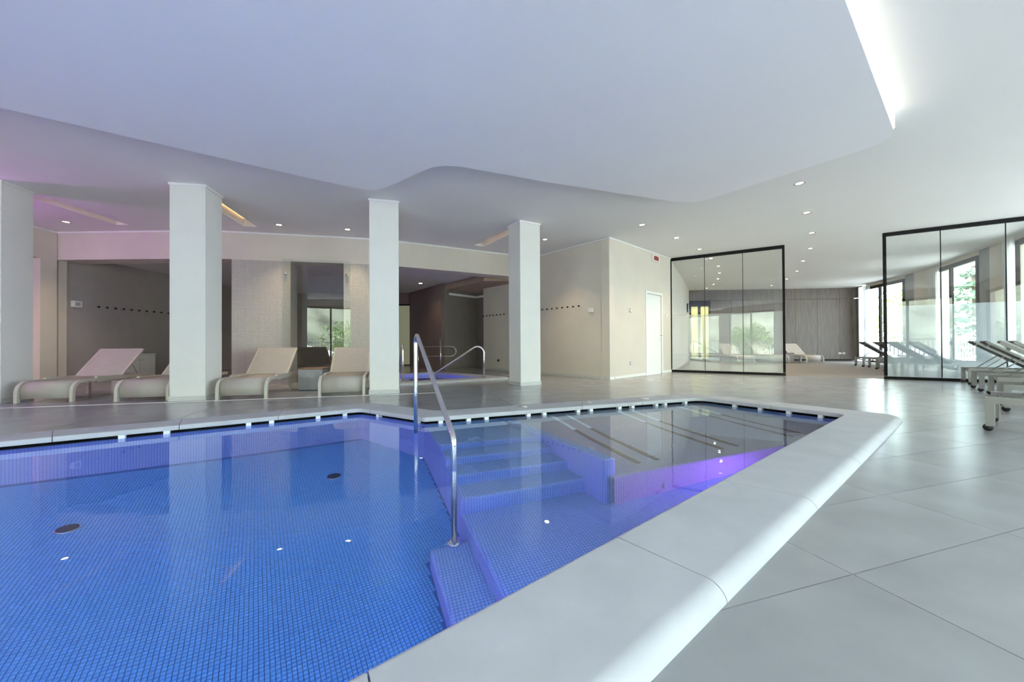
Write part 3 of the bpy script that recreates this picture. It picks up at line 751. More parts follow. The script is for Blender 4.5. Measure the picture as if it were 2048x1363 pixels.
o = mk('mosaic_tiles_beyond', allv.tolist(), allf.tolist(), 'pooltile', basin); o['kind'] = 'stuff'
_nt = MT['pooltile'].node_tree; _oi = _nt.nodes.new('ShaderNodeObjectInfo'); _cx = _nt.nodes.new('ShaderNodeCombineXYZ')
link(_nt, _oi.outputs['Location'], _cx.inputs[0]) if False else None
link(_nt, _oi.outputs['Location'], _nt.nodes['Mapping'].inputs['Location'])
# round drain covers on the pool floor
for (x, y), lab in (((-2.923, 2.529), 'dark round drain cover on the pool floor nearer the left edge'), ((-1.628, 3.508), 'dark round drain cover on the pool floor before the mosaic wall')):
    e = empty('pool_drain', (x, y, ZF)); tag(e, lab, 'drain')
    m = MB(); m.lathe((0, 0, .003), [(.036, 0), (.054, .003), (.052, .011), (.044, .016), (.0001, .018)]); m.build('cover', 'drain', e, True)
    m = MB(); m.lathe((0, 0, 0), [(.064, 0), (.064, .005), (.055, .008)]); m.build('rim', 'chrome', e, True)
# coping stones
cop = empty('pool_coping'); tag(cop, 'pale grey stone coping with rounded outer edge around the swimming pool', 'pool edge')
PROF = [(0.0, .006), (0.0, .038), (.004, .046), (.012, .050), (.018, .050), (.340, .050), (.345, .050), (.3572, .0484), (.3685, .0443), (.3785, .038), (.3870, .0305), (.3945, .0215), (.4, .0115), (.4025, .0), (.395, -.003)]
def coping_piece(stn, parent, name='coping_stone', gap=.0025):
    """stn: list of (inner, outer) pairs"""
    st = [(Vector(a), Vector(b)) for a, b in stn]
    def trim(i, j):
        d = (st[j][0] - st[i][0]).normalized() * gap; st[i] = (st[i][0] + d, st[i][1] + d)
    trim(0, 1); trim(len(st) - 1, len(st) - 2)
    vs = []; W = .405; np_ = len(PROF)
    for a, b in st:
        for t, z in PROF: p = a.lerp(b, t / W); vs.append((p.x, p.y, z))
    fs = []
    for i in range(len(st) - 1):
        for k in range(np_): fs.append((i * np_ + k, i * np_ + (k + 1) % np_, (i + 1) * np_ + (k + 1) % np_, (i + 1) * np_ + k))
    fs += [tuple(range(np_))[::-1], tuple(range((len(st) - 1) * np_, len(st) * np_))]
    o = mk(name, vs, fs, 'coping', parent)
    bm = bmesh.new(); bm.from_mesh(o.data); bmesh.ops.recalc_face_normals(bm, faces=bm.faces); bm.to_mesh(o.data); bm.free()
    for p_ in o.data.polygons: p_.use_smooth = True
    o.data.set_sharp_from_angle(angle=math.radians(35))
    return o
def coping_ring(fi, fo, joints, parent):
    nv = len(fi); pieces = []; cur = list(zip(fi[0], fo[0]))
    first_cut = None; allp = []
    seq = []
    for i in range(nv):
        for k, pr in enumerate(zip(fi[i], fo[i])): seq.append(('p',) + pr)
        a = (fi[i][-1], fo[i][-1]); b = (fi[(i + 1) % nv][0], fo[(i + 1) % nv][0]); L = (b[0] - a[0]).length
        for s in joints[i](L): seq.append(('j', a[0].lerp(b[0], s / L), a[1].lerp(b[1], s / L)))
    j0 = next(i for i, q in enumerate(seq) if q[0] == 'j'); seq = seq[j0:] + seq[:j0] + [seq[j0]]
    cur = []
    for q in seq:
        cur.append((q[1], q[2]))
        if q[0] == 'j' and len(cur) > 1: coping_piece(cur, parent); cur = [(q[1], q[2])]
every = lambda st, first: (lambda L: [first + st * k for k in range(40) if .12 < first + st * k < L - .12])
# edges in ccw order: 0 left end, 1 near edge (left->right), 2 right end, 3 far right (right->left), 4 notch, 5 far left (right->left)
def near_j(L): return sorted(L - x for x in [1.02 + .955 * k for k in range(12)] if .15 < L - x < L)
coping_ring(FI, FO, [every(.95, .5), near_j, (lambda L: [.45 * L]), (lambda L: [.05] + [x for x in (.86, 1.75, 2.64) if x < L - .1]), (lambda L: [.03, L - .12]), every(.80, .76)], cop)
# white spacer blocks in the overflow slot (spaced along the far edges)
def blk(p, d, n_):
    m = MB(); q = p + n_ * .03; m.box((q.x, q.y, -.012), (.045, .05, .034), math.atan2(d.y, d.x)); m.build('spacer_block', 'block', cop)
for i, dists in ((2, (.12, .42, .72, 1.02)), (3, (.12, .47, .62, 1.0, 1.20, 1.62, 1.80, 2.25, 2.45, 2.95, 3.15, 3.45)), (4, (.12, .75)), (5, (.10, .38, .82, 1.02, 1.65, 1.95, 2.75, 3.15))):
    a = FI[i][-1]; b = FI[(i + 1) % 6][0]; d = (b - a).normalized(); nrm = Vector((d.y, -d.x))
    for s in dists:
        if s < (b - a).length: blk(a + d * s, d, nrm)
# steel covers let into the coping
for k, c in enumerate(((0.133, 4.574), (0.964, 4.898), (1.789, 5.181))):
    e = empty('coping_fitting', (c[0], c[1], ZCOP)); tag(e, ['small round steel fitting in the coping, nearest the handrail', 'small round steel fitting in the coping, middle of three', 'small round steel fitting in the coping, farthest from the handrail'][k], 'fitting', 'steel fittings in the coping')
    m = MB(); m.lathe((0, 0, 0), [(.05, 0), (.05, .003), (.044, .005), (.0001, .005)]); m.build('rim', 'steel', e, True)
    m = MB(); m.lathe((.006, 0, .005), [(.022, 0), (.020, .004), (.0001, .005)]); m.build('cap', 'chrome', e, True)
# water
wv = area_poly(offs(inner_path, -.058, True), [], WZ, 'pool_water', 'water'); tag(wv, 'still clear water filling the swimming pool', 'water', kind='stuff')
# pool lamps in the near wall (under the coping) and the left end
PL = [((1.95, 2.772), -.62, (0.40, 0.15, 1.0), 260, 'violet underwater pool lamp in the near wall facing the bench'), ((0.25, 1.38), -.55, (0.12, 0.28, 1.0), 70, 'blue violet underwater pool lamp in the near wall beside the landing'),
      ((-1.2, 0.194), -.70, (0.05, 0.36, 1.0), 115, 'blue underwater pool lamp in the near wall before the drains'), ((-2.6, -0.953), -.70, (0.05, 0.36, 1.0), 90, 'blue underwater pool lamp in the near wall at the left')]
def pool_lamp(p, z, col, st, lab, d):
    e = empty('pool_lamp', (p[0], p[1], z)); tag(e, lab, 'lamp', 'underwater lamps'); e.rotation_euler = (PI / 2, 0, math.atan2(d.y, d.x) - PI / 2 + PI)
    e.rotation_euler = Vector((d.x, d.y, 0)).to_track_quat('Z', 'Y').to_euler()
    m = MB(); m.lathe((0, 0, 0), [(.15, 0), (.15, .015), (.12, .03)]); m.build('rim', 'chrome', e, True)
    m = MB(); m.lathe((0, 0, .026), [(.118, 0), (.09, .015), (.0001, .022)]); m.build('lens', emat('pool lamp lens', col, st), e, True)
ndir = Vector((-.8187, 1)).normalized()
for p, z, col, st, lab in PL: pool_lamp(p, z, col, st, lab, ndir)
ldir = (Vector((-6.8, 1.19)) - Vector((-4, -2.1))); ldir = Vector((-ldir.y, ldir.x)).normalized(); ldir = ldir if ldir.x > 0 else -ldir
pool_lamp((-5.4, -0.455), -.7, (0.60, 0.16, 0.95), 900, 'violet underwater pool lamp in the left end wall', ldir)

# ------------------------------------------------------------------ hot pool in the spa
hb = empty('hot_tub'); tag(hb, 'small sunken hot pool with purple lit water in the spa room', 'hot tub')
hp = [p for a in FHI for p in a]; n = len(hp)
vs = [(p.x, p.y, -.9) for p in hp] + [(p.x, p.y, .02) for p in hp]; fs = [((i + 1) % n, i, n + i, n + (i + 1) % n) for i in range(n)]
mk('basin_wall', vs, fs, 'pool', hb, uv=0); area_poly(hp, [], -.9, 'basin_floor', 'pool', uv=.5).parent = hb
m = MB(); c = (-1.9, 9.1); m.lathe((c[0], c[1], -.895), [(.16, 0), (.14, .03), (.0001, .04)]); m.build('lamp_lens', emat('hot tub lamp', (.35, .12, 1.0), 40), hb, True)
hc = empty('hot_tub_coping'); tag(hc, 'pale stone coping around the small hot pool', 'pool edge')
PROF = [(a, b) for a, b in PROF]
coping_ring(FHI, FHO, [every(.62, .3), every(.62, .3), every(.62, .3), every(.62, .3)], hc)
hw_ = area_poly(hp, [], -.02, 'hot_tub_water', 'water'); tag(hw_, 'still purple lit water in the hot pool', 'water', kind='stuff')

# ------------------------------------------------------------------ handrails
def arc3(p0, p1, p2, r, n=8):
    """rounded corner polyline p0-p1-p2"""
    p0, p1, p2 = Vector(p0), Vector(p1), Vector(p2); d0 = (p0 - p1).normalized(); d1 = (p2 - p1).normalized(); a = d0.angle(d1)
    L = r / math.tan(a / 2); c = p1 + (d0 + d1).normalized() * (r / math.sin(a / 2)); s = p1 + d0 * L; e_ = p1 + d1 * L; out = []
    for k in range(n + 1):
        v = (s - c).lerp(e_ - c, k / n).normalized() * r; out.append(c + v)
    return out
def handrail(name, label, foot_a, foot_b, top_z, end_z, ra, rb, za, zb, r=.0215, foot=True):
    """tall post at a, rail falling to b, then a short post down"""
    e = empty(name, (foot_a[0], foot_a[1], za)); tag(e, label, 'handrail')
    o = Vector((foot_a[0], foot_a[1], za)); A1 = Vector((foot_a[0], foot_a[1], top_z)); B1 = Vector((foot_b[0], foot_b[1], end_z))
    path = [Vector((foot_a[0], foot_a[1], za)), Vector((foot_a[0], foot_a[1], (za + top_z) / 2))] + arc3((foot_a[0], foot_a[1], za), A1, B1, ra) + arc3(A1, B1, (foot_b[0], foot_b[1], zb), rb) + [Vector((foot_b[0], foot_b[1], zb))]
    m = MB(); m.tube([p - o for p in path], r, 16); m.build('rail', 'steel', e, True)
    for (x, y), z in ((foot_a, za), (foot_b, zb))[(0 if foot else 1):]:
        m = MB(); m.lathe((x - o.x, y - o.y, z - o.z), [(.052, 0), (.052, .008), (.045, .012), (.024, .016)]); m.build('flange', 'chrome', e, True)
    return e
ra_, rb_ = (-0.979, 3.84), (-0.384, 2.51)
hr0 = handrail('handrail', 'curved stainless handrail descending into the swimming pool', (-0.935, 3.72), (-0.382, 2.505), .935, .19, .075, .10, -.16, ZLOW, .019, False)
m = MB(); m.tube([(0, 0, .02), (.02, .28, .02)], .014, 10); m.build('wall_bracket', 'steel', hr0, True)
handrail('handrail', 'stainless handrail on the right side of the hot pool', (-0.62, 8.47), (-1.70, 8.62), .86, .16, .14, .08, .05, -.9)
handrail('handrail', 'stainless handrail on the left side of the hot pool beside the column', (-2.17, 7.62), (-2.65, 9.0), .86, .16, .12, .08, .05, -.9)
e = empty('handrail', (-2.0, 10.75, 0)); tag(e, 'thin stainless post and loop rail at the back of the spa', 'handrail')
m = MB(); m.tube([(0, 0, 0), (0, 0, .95)], .02); m.build('post', 'steel', e, True)
m = MB(); m.tube([(-.7, .3, .45), (.25, .3, .45)] + [(.25 + .14 * math.sin(a), .3, .59 - .14 * math.cos(a)) for a in [PI * k / 8 for k in range(1, 8)]] + [(.25, .3, .73), (-.7, .3, .73)], .011); m.tube([(-.7, .3, .73), (-.7, .3, 0)], .011); m.build('loop_rail', 'steel', e, True)

# ------------------------------------------------------------------ columns
def column(c, ang, label, w=.45):
    e = empty('column', (c[0], c[1], 0), ang); tag(e, label, 'column')
    m = MB(); m.box((0, 0, ZC / 2 + .035), (w, w, ZC - .07)); m.build('shaft', 'column', e)
    m = MB(); m.box((0, 0, .035), (w + .022, w + .022, .07)); m.build('plinth', 'plinth', e, uv=0)
    m = MB(); m.box((0, 0, ZC - .018), (w + .028, w + .028, .034)); m.build('cornice', 'white', e)
def col_from(p, ang, label, sx=1):     # p = front-left corner seen from the camera
    d = Vector((math.cos(ang), math.sin(ang))); n = Vector((-d.y, d.x)); c = Vector(p) + d * .225 * sx + n * .225; column((c.x, c.y), ang, label)
col_from((-7.19, 5.40), math.radians(12.5), 'leftmost square column at the picture edge, tinted lilac', -1)
col_from((-4.915, 5.51), math.radians(12), 'white square column between the second and third beige loungers')
col_from((-2.285, 6.16), math.radians(16), 'white square column at the notch of the pool, beside the handrail')
col_from((0.163, 7.28), math.radians(29.5), 'rearmost white square column turned towards the beige hook wall')

# ------------------------------------------------------------------ glass partitions
def partition(s0, n, pw, label, glabel=''):
    e = empty('glass_partition', pp(s0) + (0,), math.atan2(PD.y, PD.x)); tag(e, label, 'glass wall'); L = n * pw
    m = MB(); m.box((L / 2, 0, .03), (L, .05, .06)); m.build('bottom_rail', 'black', e)
    m = MB(); m.box((L / 2, 0, ZC - .04), (L, .06, .078)); m.build('top_rail', 'black', e)
    for x in (.025, L - .025): m = MB(); m.box((x, 0, ZC / 2), (.05, .05, ZC - .14)); m.build('post', 'black', e)
    for k in range(1, n): m = MB(); m.box((k * pw, 0, ZC / 2), (.012, .016, ZC - .14)); m.build('joint', 'black', e)
    for k in range(n):
        a = k * pw + (.05 if k == 0 else .006); b = (k + 1) * pw - (.05 if k == n - 1 else .006)
        m = MB(); m.box(((a + b) / 2, 0, ZC / 2), (b - a, .010, ZC - .14)); p = m.build('pane', 'glass', e)
        vs = [(a, .0065, .06), (b, .0065, .06), (b, .0065, 1.56), (a, .0065, 1.56)]
        mk('frost_film', vs, [(0, 1, 2, 3)], 'film', p, uv=0)
partition(0.0, 3, .871, 'black framed glass screen beside the white door')
partition(4.345, 5, .862, 'black framed glass screen behind the right hand loungers')

# glass panel with standoffs in front of the mosaic wall doorway
d1 = (Vector(on_soff(-3.53)) - Vector(on_soff(-4.83))).normalized(); ga = Vector(on_soff(-4.838)); gb = Vector(on_soff(-3.52)); gm = (ga + gb) / 2
gp = empty('glass_panel', (gm.x + d1.y * .05, gm.y - d1.x * .05, 0), math.atan2(d1.y, d1.x)); tag(gp, 'frameless sliding glass door hung before the mosaic wall doorway', 'glass door'); GW = (gb - ga).length
m = MB(); m.box((0, 0, 1.34), (GW, .012, 2.54)); m.build('pane', 'glass', gp)
for x in (-GW / 2 + .07, GW / 2 - .07):
    m = MB(); m.tube([(x, .03, 2.3), (x, -.03, 2.3)], .03, 16); m.build('standoff', 'chrome', gp, True)

# ------------------------------------------------------------------ loungers
def smooth_prof(pts, r, n=6):
    out = [Vector((pts[0][0], 0, pts[0][1]))]
    for i in range(1, len(pts) - 1):
        rr = r[i - 1] if isinstance(r, (list, tuple)) else r
        out += arc3((pts[i - 1][0], 0, pts[i - 1][1]), (pts[i][0], 0, pts[i][1]), (pts[i + 1][0], 0, pts[i + 1][1]), rr, n)
    out.append(Vector((pts[-1][0], 0, pts[-1][1]))); return out
def sheet(path, w, t, m):
    """cloth sheet of width w along a path in the xz plane"""
    P = [Vector(p) for p in path]; vs = []; n = len(P)
    for i, p in enumerate(P):
        d = (P[min(i + 1, n - 1)] - P[max(i - 1, 0)]).normalized(); nn = Vector((-d.z, 0, d.x))
        for y in (-w / 2, w / 2):
            for s in (-t / 2, t / 2): vs.append((p.x + nn.x * s, y, p.z + nn.z * s))
    fs = []
    for i in range(n - 1):
        a = i * 4; b = a + 4
        fs += [(a, a + 2, b + 2, b), (a + 1, b + 1, b + 3, a + 3), (a, b, b + 1, a + 1), (a + 2, a + 3, b + 3, b + 2)]
    fs += [(0, 1, 3, 2), ((n - 1) * 4, (n - 1) * 4 + 2, (n - 1) * 4 + 3, (n - 1) * 4 + 1)]
    m.add(vs, fs); return m
def make_sling():
    """curved foot sling lounger, foot at x = 0, head towards +x, width along y"""
    e = empty('sun_lounger'); w = .68; L = 1.58
    for s in (-1, 1):
        pf = smooth_prof([(0, 0), (0.005, .285), (.4, .285), (L, .285)], [.14, .3])
        m = MB(); m.bar([(p.x, s * (w / 2 - .02), p.z) for p in pf], .04, .045, (0, 1, 0)); m.build('side_rail', 'lframe', e)
        m = MB(); m.box((1.12, s * (w / 2 - .05), .135), (.05, .03, .27)); m.build('leg', 'lframe', e)
    m = MB(); m.box((1.12, 0, .24), (.04, w - .1, .03)); m.box((L - .02, 0, .285), (.04, w - .08, .035)); m.build('cross_bar', 'lframe', e)
    m = MB(); sheet(smooth_prof([(.012, .055), (.02, .298), (.45, .290), (.93, .298)], [.13, .4]), w - .09, .008, m); m.build('seat_sling', 'sling', e, True)
    hx, hz, tx, tz = .90, .305, 1.40, .745
    m = MB(); sheet([Vector((hx, 0, hz)), Vector((hx + (tx - hx) * .5, 0, hz + (tz - hz) * .48)), Vector((tx, 0, tz))], w - .06, .012, m); m.build('back_sling', 'sling', e)
    for s in (-1, 1):
        m = MB(); m.bar([(hx, s * (w / 2 - .03), hz - .012), (tx + .005, s * (w / 2 - .03), tz - .012)], .028, .03, (0, 1, 0)); br_ = m.build('back_rail', 'lframe', e)
        m = MB(); m.tube([(hx + .28, s * (w / 2 - .07), .53), (hx + .44, s * (w / 2 - .07), .29)], .008, 8); m.build('strut', 'lframe', br_)
    return e
sl0 = make_sling(); GB = 'beige sling loungers'
def place_sling(i, foot_l, foot_r, label, group=GB):
    a, b = Vector(foot_l), Vector(foot_r); mid = (a + b) / 2; d = (b - a).normalized(); ax = Vector((-d.y, d.x))
    o = sl0 if i == 0 else copy_tree(sl0)
    o.location = (mid.x + ax.x * .02, mid.y + ax.y * .02, 0); o.rotation_euler = (0, 0, math.atan2(ax.y, ax.x)); tag(o, label, 'lounger', group)
place_sling(0, (-6.955, 5.36), (-6.295, 5.50), 'beige sling lounger at the far left beside the lilac column')
place_sling(1, (-5.675, 5.47), (-5.0, 5.60), 'beige sling lounger half hidden behind the second column')
place_sling(2, (-4.344, 5.60), (-3.655, 5.75), 'beige sling lounger before the mosaic wall, left of the grey side table')
place_sling(3, (-2.985, 5.915), (-2.34, 6.10), 'beige sling lounger right of the grey side table, touching the third column')
place_sling(4, (11.2, 14.62), (11.89, 14.62), 'beige sling lounger standing before the oak panelled wall')
place_sling(5, (9.98, 14.75), (10.65, 14.75), 'beige sling lounger seen through the left glass screen, next to the black side table')
place_sling(6, (8.75, 14.9), (9.42, 14.9), 'beige sling lounger seen through the left glass screen, farthest left')

# added unseen lamp on the hall's left wall, casts the lilac tint
e = empty('lilac_tint_lamp', (-9.33, 4.9, 2.35)); tag(e, 'added unseen violet lamp on the left wall of the hall for the lilac tint', 'lamp')
m = MB(); m.tube([(0, 0, 0), (.03, 0, 0)], .16, 24); m.build('back_plate', 'steel', e, True)
m = MB(); m.tube([(.03, 0, 0), (.07, 0, 0), (.09, 0, 0)], .12, 24); m.build('lens', emat('violet lamp lens', (0.78, 0.26, 0.95), 260), e, True)

# side tables
def side_table(c, rz, label, g='grey cube side tables'):
    e = empty('side_table', c, rz); tag(e, label, 'table', g)
    m = MB(); m.box((0, 0, .185), (.40, .40, .355)); m.build('body', 'concrete', e)
    m = MB(); m.box((0, 0, .373), (.415, .415, .022)); m.build('table_top', 'tabletop', e)
    m = MB(); m.box((0, 0, .004), (.36, .36, .008)); m.build('foot', 'black', e)
side_table((-3.57, 6.94, 0), math.radians(8), 'grey cube side table with brown top between two beige loungers')
side_table((10.92, 15.35, 0), 0, 'dark cube side table between two loungers before the oak wall')

# wheeled loungers -------------------------------------------------
def make_wheeled():
    """head legs at x = 0, foot end at +x"""
    e = empty('sun_lounger'); w = .68; L = 1.72
    for s in (-1, 1):
        y = s * (w / 2 - .025)
        m = MB(); m.bar([(0, y, .045), (0, y, .275), (L, y, .275), (L, y, .01)], .05, .055, (0, 1, 0)); sf = m.build('side_frame', 'wframe', e)
        for x in (0, L):
            if x == 0:
                m = MB(); m.tube([(-.012, y - .016, .032), (-.012, y + .016, .032)], .032, 16); m.build('wheel', 'rubber', sf, True)
            else:
                m = MB(); m.box((x, y, .005), (.045, .04, .01)); m.build('foot_pad', 'rubber', sf)
    m = MB(); sag = [(.03, y, .27 - .05 * math.cos(y / (w / 2 - .05) * PI / 2)) for y in [(-w / 2 + .05) + (w - .1) * k / 8 for k in range(9)]]
    m.tube(sag, .013, 8); m.build('cross_bar', 'wframe', e, True)
    m = MB(); m.box((L - .03, 0, .275), (.04, w - .1, .04)); m.build('cross_bar', 'wframe', e)
    hx, hz, tx, tz = .78, .29, .06, .80
    m = MB(); sheet([Vector((hx, 0, .285)), Vector((1.3, 0, .275)), Vector((L - .02, 0, .285))], w - .10, .01, m); m.build('seat_sling', 'dsling', e)
    m = MB(); sheet([Vector((hx, 0, hz)), Vector(((hx + tx) / 2, 0, (hz + tz) / 2 - .01)), Vector((tx, 0, tz))], w - .14, .012, m); m.build('back_sling', 'dsling', e)
    for s in (-1, 1):
        m = MB(); m.bar([(hx, s * (w / 2 - .085), hz - .012), (tx, s * (w / 2 - .085), tz - .006)], .035, .032, (0, 1, 0)); br_ = m.build('back_rail', 'wframe', e)
        m = MB(); m.tube([(hx - .36, s * (w / 2 - .11), .54), (hx - .62, s * (w / 2 - .06), .29)], .009, 8); m.build('strut', 'wframe', br_)
    m = MB(); m.tube([(tx + .04, y, tz - .045 - .03 * math.cos(y / (w / 2 - .1) * PI / 2)) for y in [(-w / 2 + .1) + (w - .2) * k / 8 for k in range(9)]], .012, 8); m.build('back_bar', 'wframe', e, True)
    return e
wl0 = make_wheeled(); GW_ = 'grey wheeled loungers by the windows'; first = [True]
def place_wheeled(far, near, label):
    """plan points of the two head legs"""
    a, b = Vector(far), Vector(near); mid = (a + b) / 2; d = (a - b).normalized(); ax = Vector((d.y, -d.x))
    o = wl0 if first[0] else copy_tree(wl0); first[0] = False
    o.location = (mid.x, mid.y, 0); o.rotation_euler = (0, 0, math.atan2(ax.y, ax.x)); tag(o, label, 'lounger', GW_)
place_wheeled((4.80, 3.82), (4.26, 3.43), 'grey wheeled lounger nearest the camera at the right edge')
place_wheeled((6.13, 4.83), (5.62, 4.36), 'grey wheeled lounger second from the camera at the right edge')
place_wheeled((7.22, 5.80), (6.76, 5.31), 'grey wheeled lounger third from the camera, raised back cut by the picture edge')
place_wheeled((7.93, 6.60), (7.47, 6.11), 'grey wheeled lounger fourth from the camera, second before the glass screen')
place_wheeled((8.92, 7.60), (8.48, 7.10), 'grey wheeled lounger right against the glass screen')
RW = [((11.66, 13.03), (11.38, 12.43)), ((11.28, 12.13), (11.0, 11.53)), ((10.68, 11.25), (10.40, 10.65)), ((10.08, 10.38), (9.80, 9.78)), ((9.45, 9.45), (9.17, 8.85))]
RLAB = ['grey wheeled lounger nearest the oak wall, beside the curtain', 'grey wheeled lounger crossing the left post of the right glass screen', 'grey wheeled lounger seen through the frosted screen, third from the oak wall', 'grey wheeled lounger seen through the frosted screen, fourth from the oak wall', 'grey wheeled lounger seen through the frosted screen, fifth from the oak wall']
for (a, b), l in zip(RW, RLAB): place_wheeled(a, b, l)

# ------------------------------------------------------------------ ceiling fittings
LLAB = ['round recessed downlight at the far left beside the left wall', 'round recessed downlight before the mosaic wall, left of a pair', 'round recessed downlight before the mosaic wall, right of a pair', 'round recessed downlight just right of the rearmost column',
        'round recessed downlight before the pale door wall, nearest the camera', 'round recessed downlight before the pale door wall, middle of three', 'round recessed downlight before the pale door wall, above the left glass screen',
        'largest round downlight below the dropped ceiling corner', 'round downlight second in the row leading between the glass screens', 'round downlight third in the row leading between the glass screens', 'round downlight fourth in the row leading between the glass screens', 'round downlight fifth in the row leading between the glass screens', 'round downlight sixth in the row leading between the glass screens', 'round downlight last in the row leading between the glass screens',
        'round downlight behind the left glass screen, first of its row', 'round downlight behind the left glass screen, second of its row', 'round downlight behind the left glass screen, third of its row', 'round downlight behind the left glass screen, fourth of its row', 'round downlight behind the left glass screen, fifth of its row', 'round downlight behind the left glass screen, last of its row before the oak wall', 'single round downlight behind the left glass screen near its right post']
ringm = lensm = None
for (x, y), lab in zip(LAMPS, LLAB):
    e = empty('downlight', (x, y, ZC)); tag(e, lab, 'light', 'recessed ceiling downlights')
    la = bpy.data.lights.new('downlight_beam', 'SPOT'); la.color = (1.0, 0.78, 0.52); la.energy = 110; la.spot_size = 1.7; la.spot_blend = .9; la.shadow_soft_size = .045
    lo = bpy.data.objects.new('downlight_beam', la); COL.objects.link(lo); lo.location = (x, y, ZC - .01)
    if ringm is None:
        m = MB(); prof_ = [(.052, .03), (.052, -.001), (.068, -.004), (.074, -.001), (.074, .0)]; n = 24
        vs = [(r_ * math.cos(2 * PI * k / n), r_ * math.sin(2 * PI * k / n), z) for r_, z in prof_ for k in range(n)]
        fs = [(i * n + k, i * n + (k + 1) % n, (i + 1) * n + (k + 1) % n, (i + 1) * n + k)[::-1] for i in range(len(prof_) - 1) for k in range(n)]
        ringm = mk('ring', vs, fs, 'ring', e, True)
        m = MB(); m.lathe((0, 0, .012), [(.0001, -.012), (.036, -.006), (.0515, .0)], 20); lensm = m.build('lens', 'lamp', e, True)
    else:
        for q in (ringm, lensm): c = q.copy(); COL.objects.link(c); c.parent = e
for s, lab in zip(SLOTS, ('recessed linear ceiling light slot beside the leftmost column', 'recessed linear ceiling light slot behind the second column', 'recessed linear ceiling light slot behind the rearmost column')):
    qd = slot_quad(*s); c = sum(qd, Vector((0, 0))) / 4; e = empty('ceiling_light_slot', (c.x, c.y, ZC)); tag(e, lab, 'light', 'linear ceiling slots')
    q = [v - c for v in qd]; vs = [(v.x, v.y, 0) for v in q] + [(v.x, v.y, .16) for v in q]
    mk('housing', vs, [(0, 1, 5, 4), (1, 2, 6, 5), (2, 3, 7, 6), (3, 0, 4, 7), (4, 5, 6, 7)], 'white', e)
    a, b = (q[0] + q[1]) / 2, (q[2] + q[3]) / 2; m = MB(); d = (b - a); L = d.length; mid = (a + b) / 2; nq = (q[0] - q[1]).normalized() * .09; m.box((mid.x + nq.x, mid.y + nq.y, .145), (L * .94, .035, .02), math.atan2(d.y, d.x)); m.build('led_strip', 'led', e)

# ------------------------------------------------------------------ wall fittings
W1a = Vector(W1[0]); W1d = (Vector(W1[1]) - W1a).normalized(); W1n = Vector((-W1d.y, W1d.x)); W1n = W1n if W1n.x < 0 else -W1n
hookm = []
def hook(p, nrm, z, label, group):
    e = empty('wall_hook', (p.x, p.y, z), math.atan2(nrm.y, nrm.x)); tag(e, label, 'hook', group)
    if not hookm:
        m = MB(); m.tube([(0, 0, 0), (.045, 0, 0), (.05, 0, .002)], .010, 10); hookm.append(m.build('peg', 'steel', e, True))
        m = MB(); m.tube([(.045, 0, 0), (.062, 0, 0)], .020, 12); hookm.append(m.build('knob', 'black', e, True))
    else:
        for q in hookm: c = q.copy(); COL.objects.link(c); c.parent = e
for k in range(8):
    t = k / 7; p = Vector((.83, 10.07)).lerp(Vector((1.62, 9.118)), t); p = W1a + W1d * (p - W1a).dot(W1d)
    hook(p, W1n, 1.685, 'black wall hook, %s from the left on the beige wall beside the rearmost column' % ORD[k], 'hooks on the beige wall')
for k in range(7):
    t = k / 6; p = Vector((-.86, 12.11)).lerp(Vector((-.2, 11.31)), t); p = W1a + W1d * (p - W1a).dot(W1d)
    hook(p, W1n, 1.67, 'black wall hook, %s from the left in the short row above the wall socket' % ORD[k], 'hooks in the spa by the socket')
for k, y in enumerate((8.69, 8.87, 9.06, 9.25, 9.44, 9.63, 9.83, 10.03, 10.24, 10.45, 10.67)):
    hook(Vector((-9.40, y)), Vector((1, 0)), 1.68, 'black wall hook, %s from the left on the lilac wall behind the far left lounger' % ORD[k], 'hooks on the left spa wall')
def plate(name, p, nrm, z, w, h, t, label, cat, mat='plastic', inner=None):
    e = empty(name, (p.x, p.y, z), math.atan2(nrm.y, nrm.x)); tag(e, label, cat)
    m = MB(); m.box((t / 2, 0, 0), (t, w, h)); m.build('plate', mat, e)
    if inner: m = MB(); m.box((t + .003, 0, 0), (.006, w * .6, h * .6)); m.build('rocker', inner, e)
    return e
on1 = lambda x, y: W1a + W1d * (Vector((x, y)) - W1a).dot(W1d)
on2 = lambda x, y: W2a + W2d * (Vector((x, y)) - W2a).dot(W2d)
plate('wall_phone', on1(1.838, 8.854), W1n, 1.565, .11, .10, .05, 'white wall box beside the hooks near the wall corner', 'wall box', 'plastic', 'plastic')
plate('wall_socket', on1(-.409, 11.565), W1n, .30, .11, .09, .012, 'grey socket low on the beige wall behind the rearmost column', 'socket', 'greyplastic', 'black')
w2n = -W2n
plate('light_switch', on2(2.81, 9.10), w2n, 1.575, .09, .09, .012, 'square switch plate on the pale wall left of the white door', 'switch', 'greyplastic', 'plastic')
plate('wall_socket', on2(2.81, 9.10), w2n, .325, .09, .08, .012, 'square socket low on the pale wall left of the white door', 'socket', 'greyplastic', 'plastic')
plate('light_switch', on2(4.19, 10.43), w2n, 1.55, .07, .08, .015, 'small white switch between the white door and the glass screen', 'switch', 'plastic', 'plastic')
e = plate('exit_sign', on2(3.71, 9.98), w2n, 2.99, .36, .17, .05, 'white framed dark red sign panel high on the pale wall above the door', 'sign', 'plastic')
m = MB(); m.box((.053, 0, .0), (.006, .25, .11)); m.build('red_panel', 'red', e)
plate('wall_box', Vector((-9.40, 8.26)), Vector((1, 0)), 1.70, .16, .13, .06, 'pale box on the lilac wall left of the hook row', 'wall box', 'white', 'greyplastic')
for k, s in enumerate((6.28, 6.44)):
    p = Vector(wl(s)); plate('wall_socket', p, -AN, .318, .11, .08, .01, 'white socket low on the oak wall, %s of a pair' % ('left', 'right')[k], 'socket', 'plastic', 'plastic')
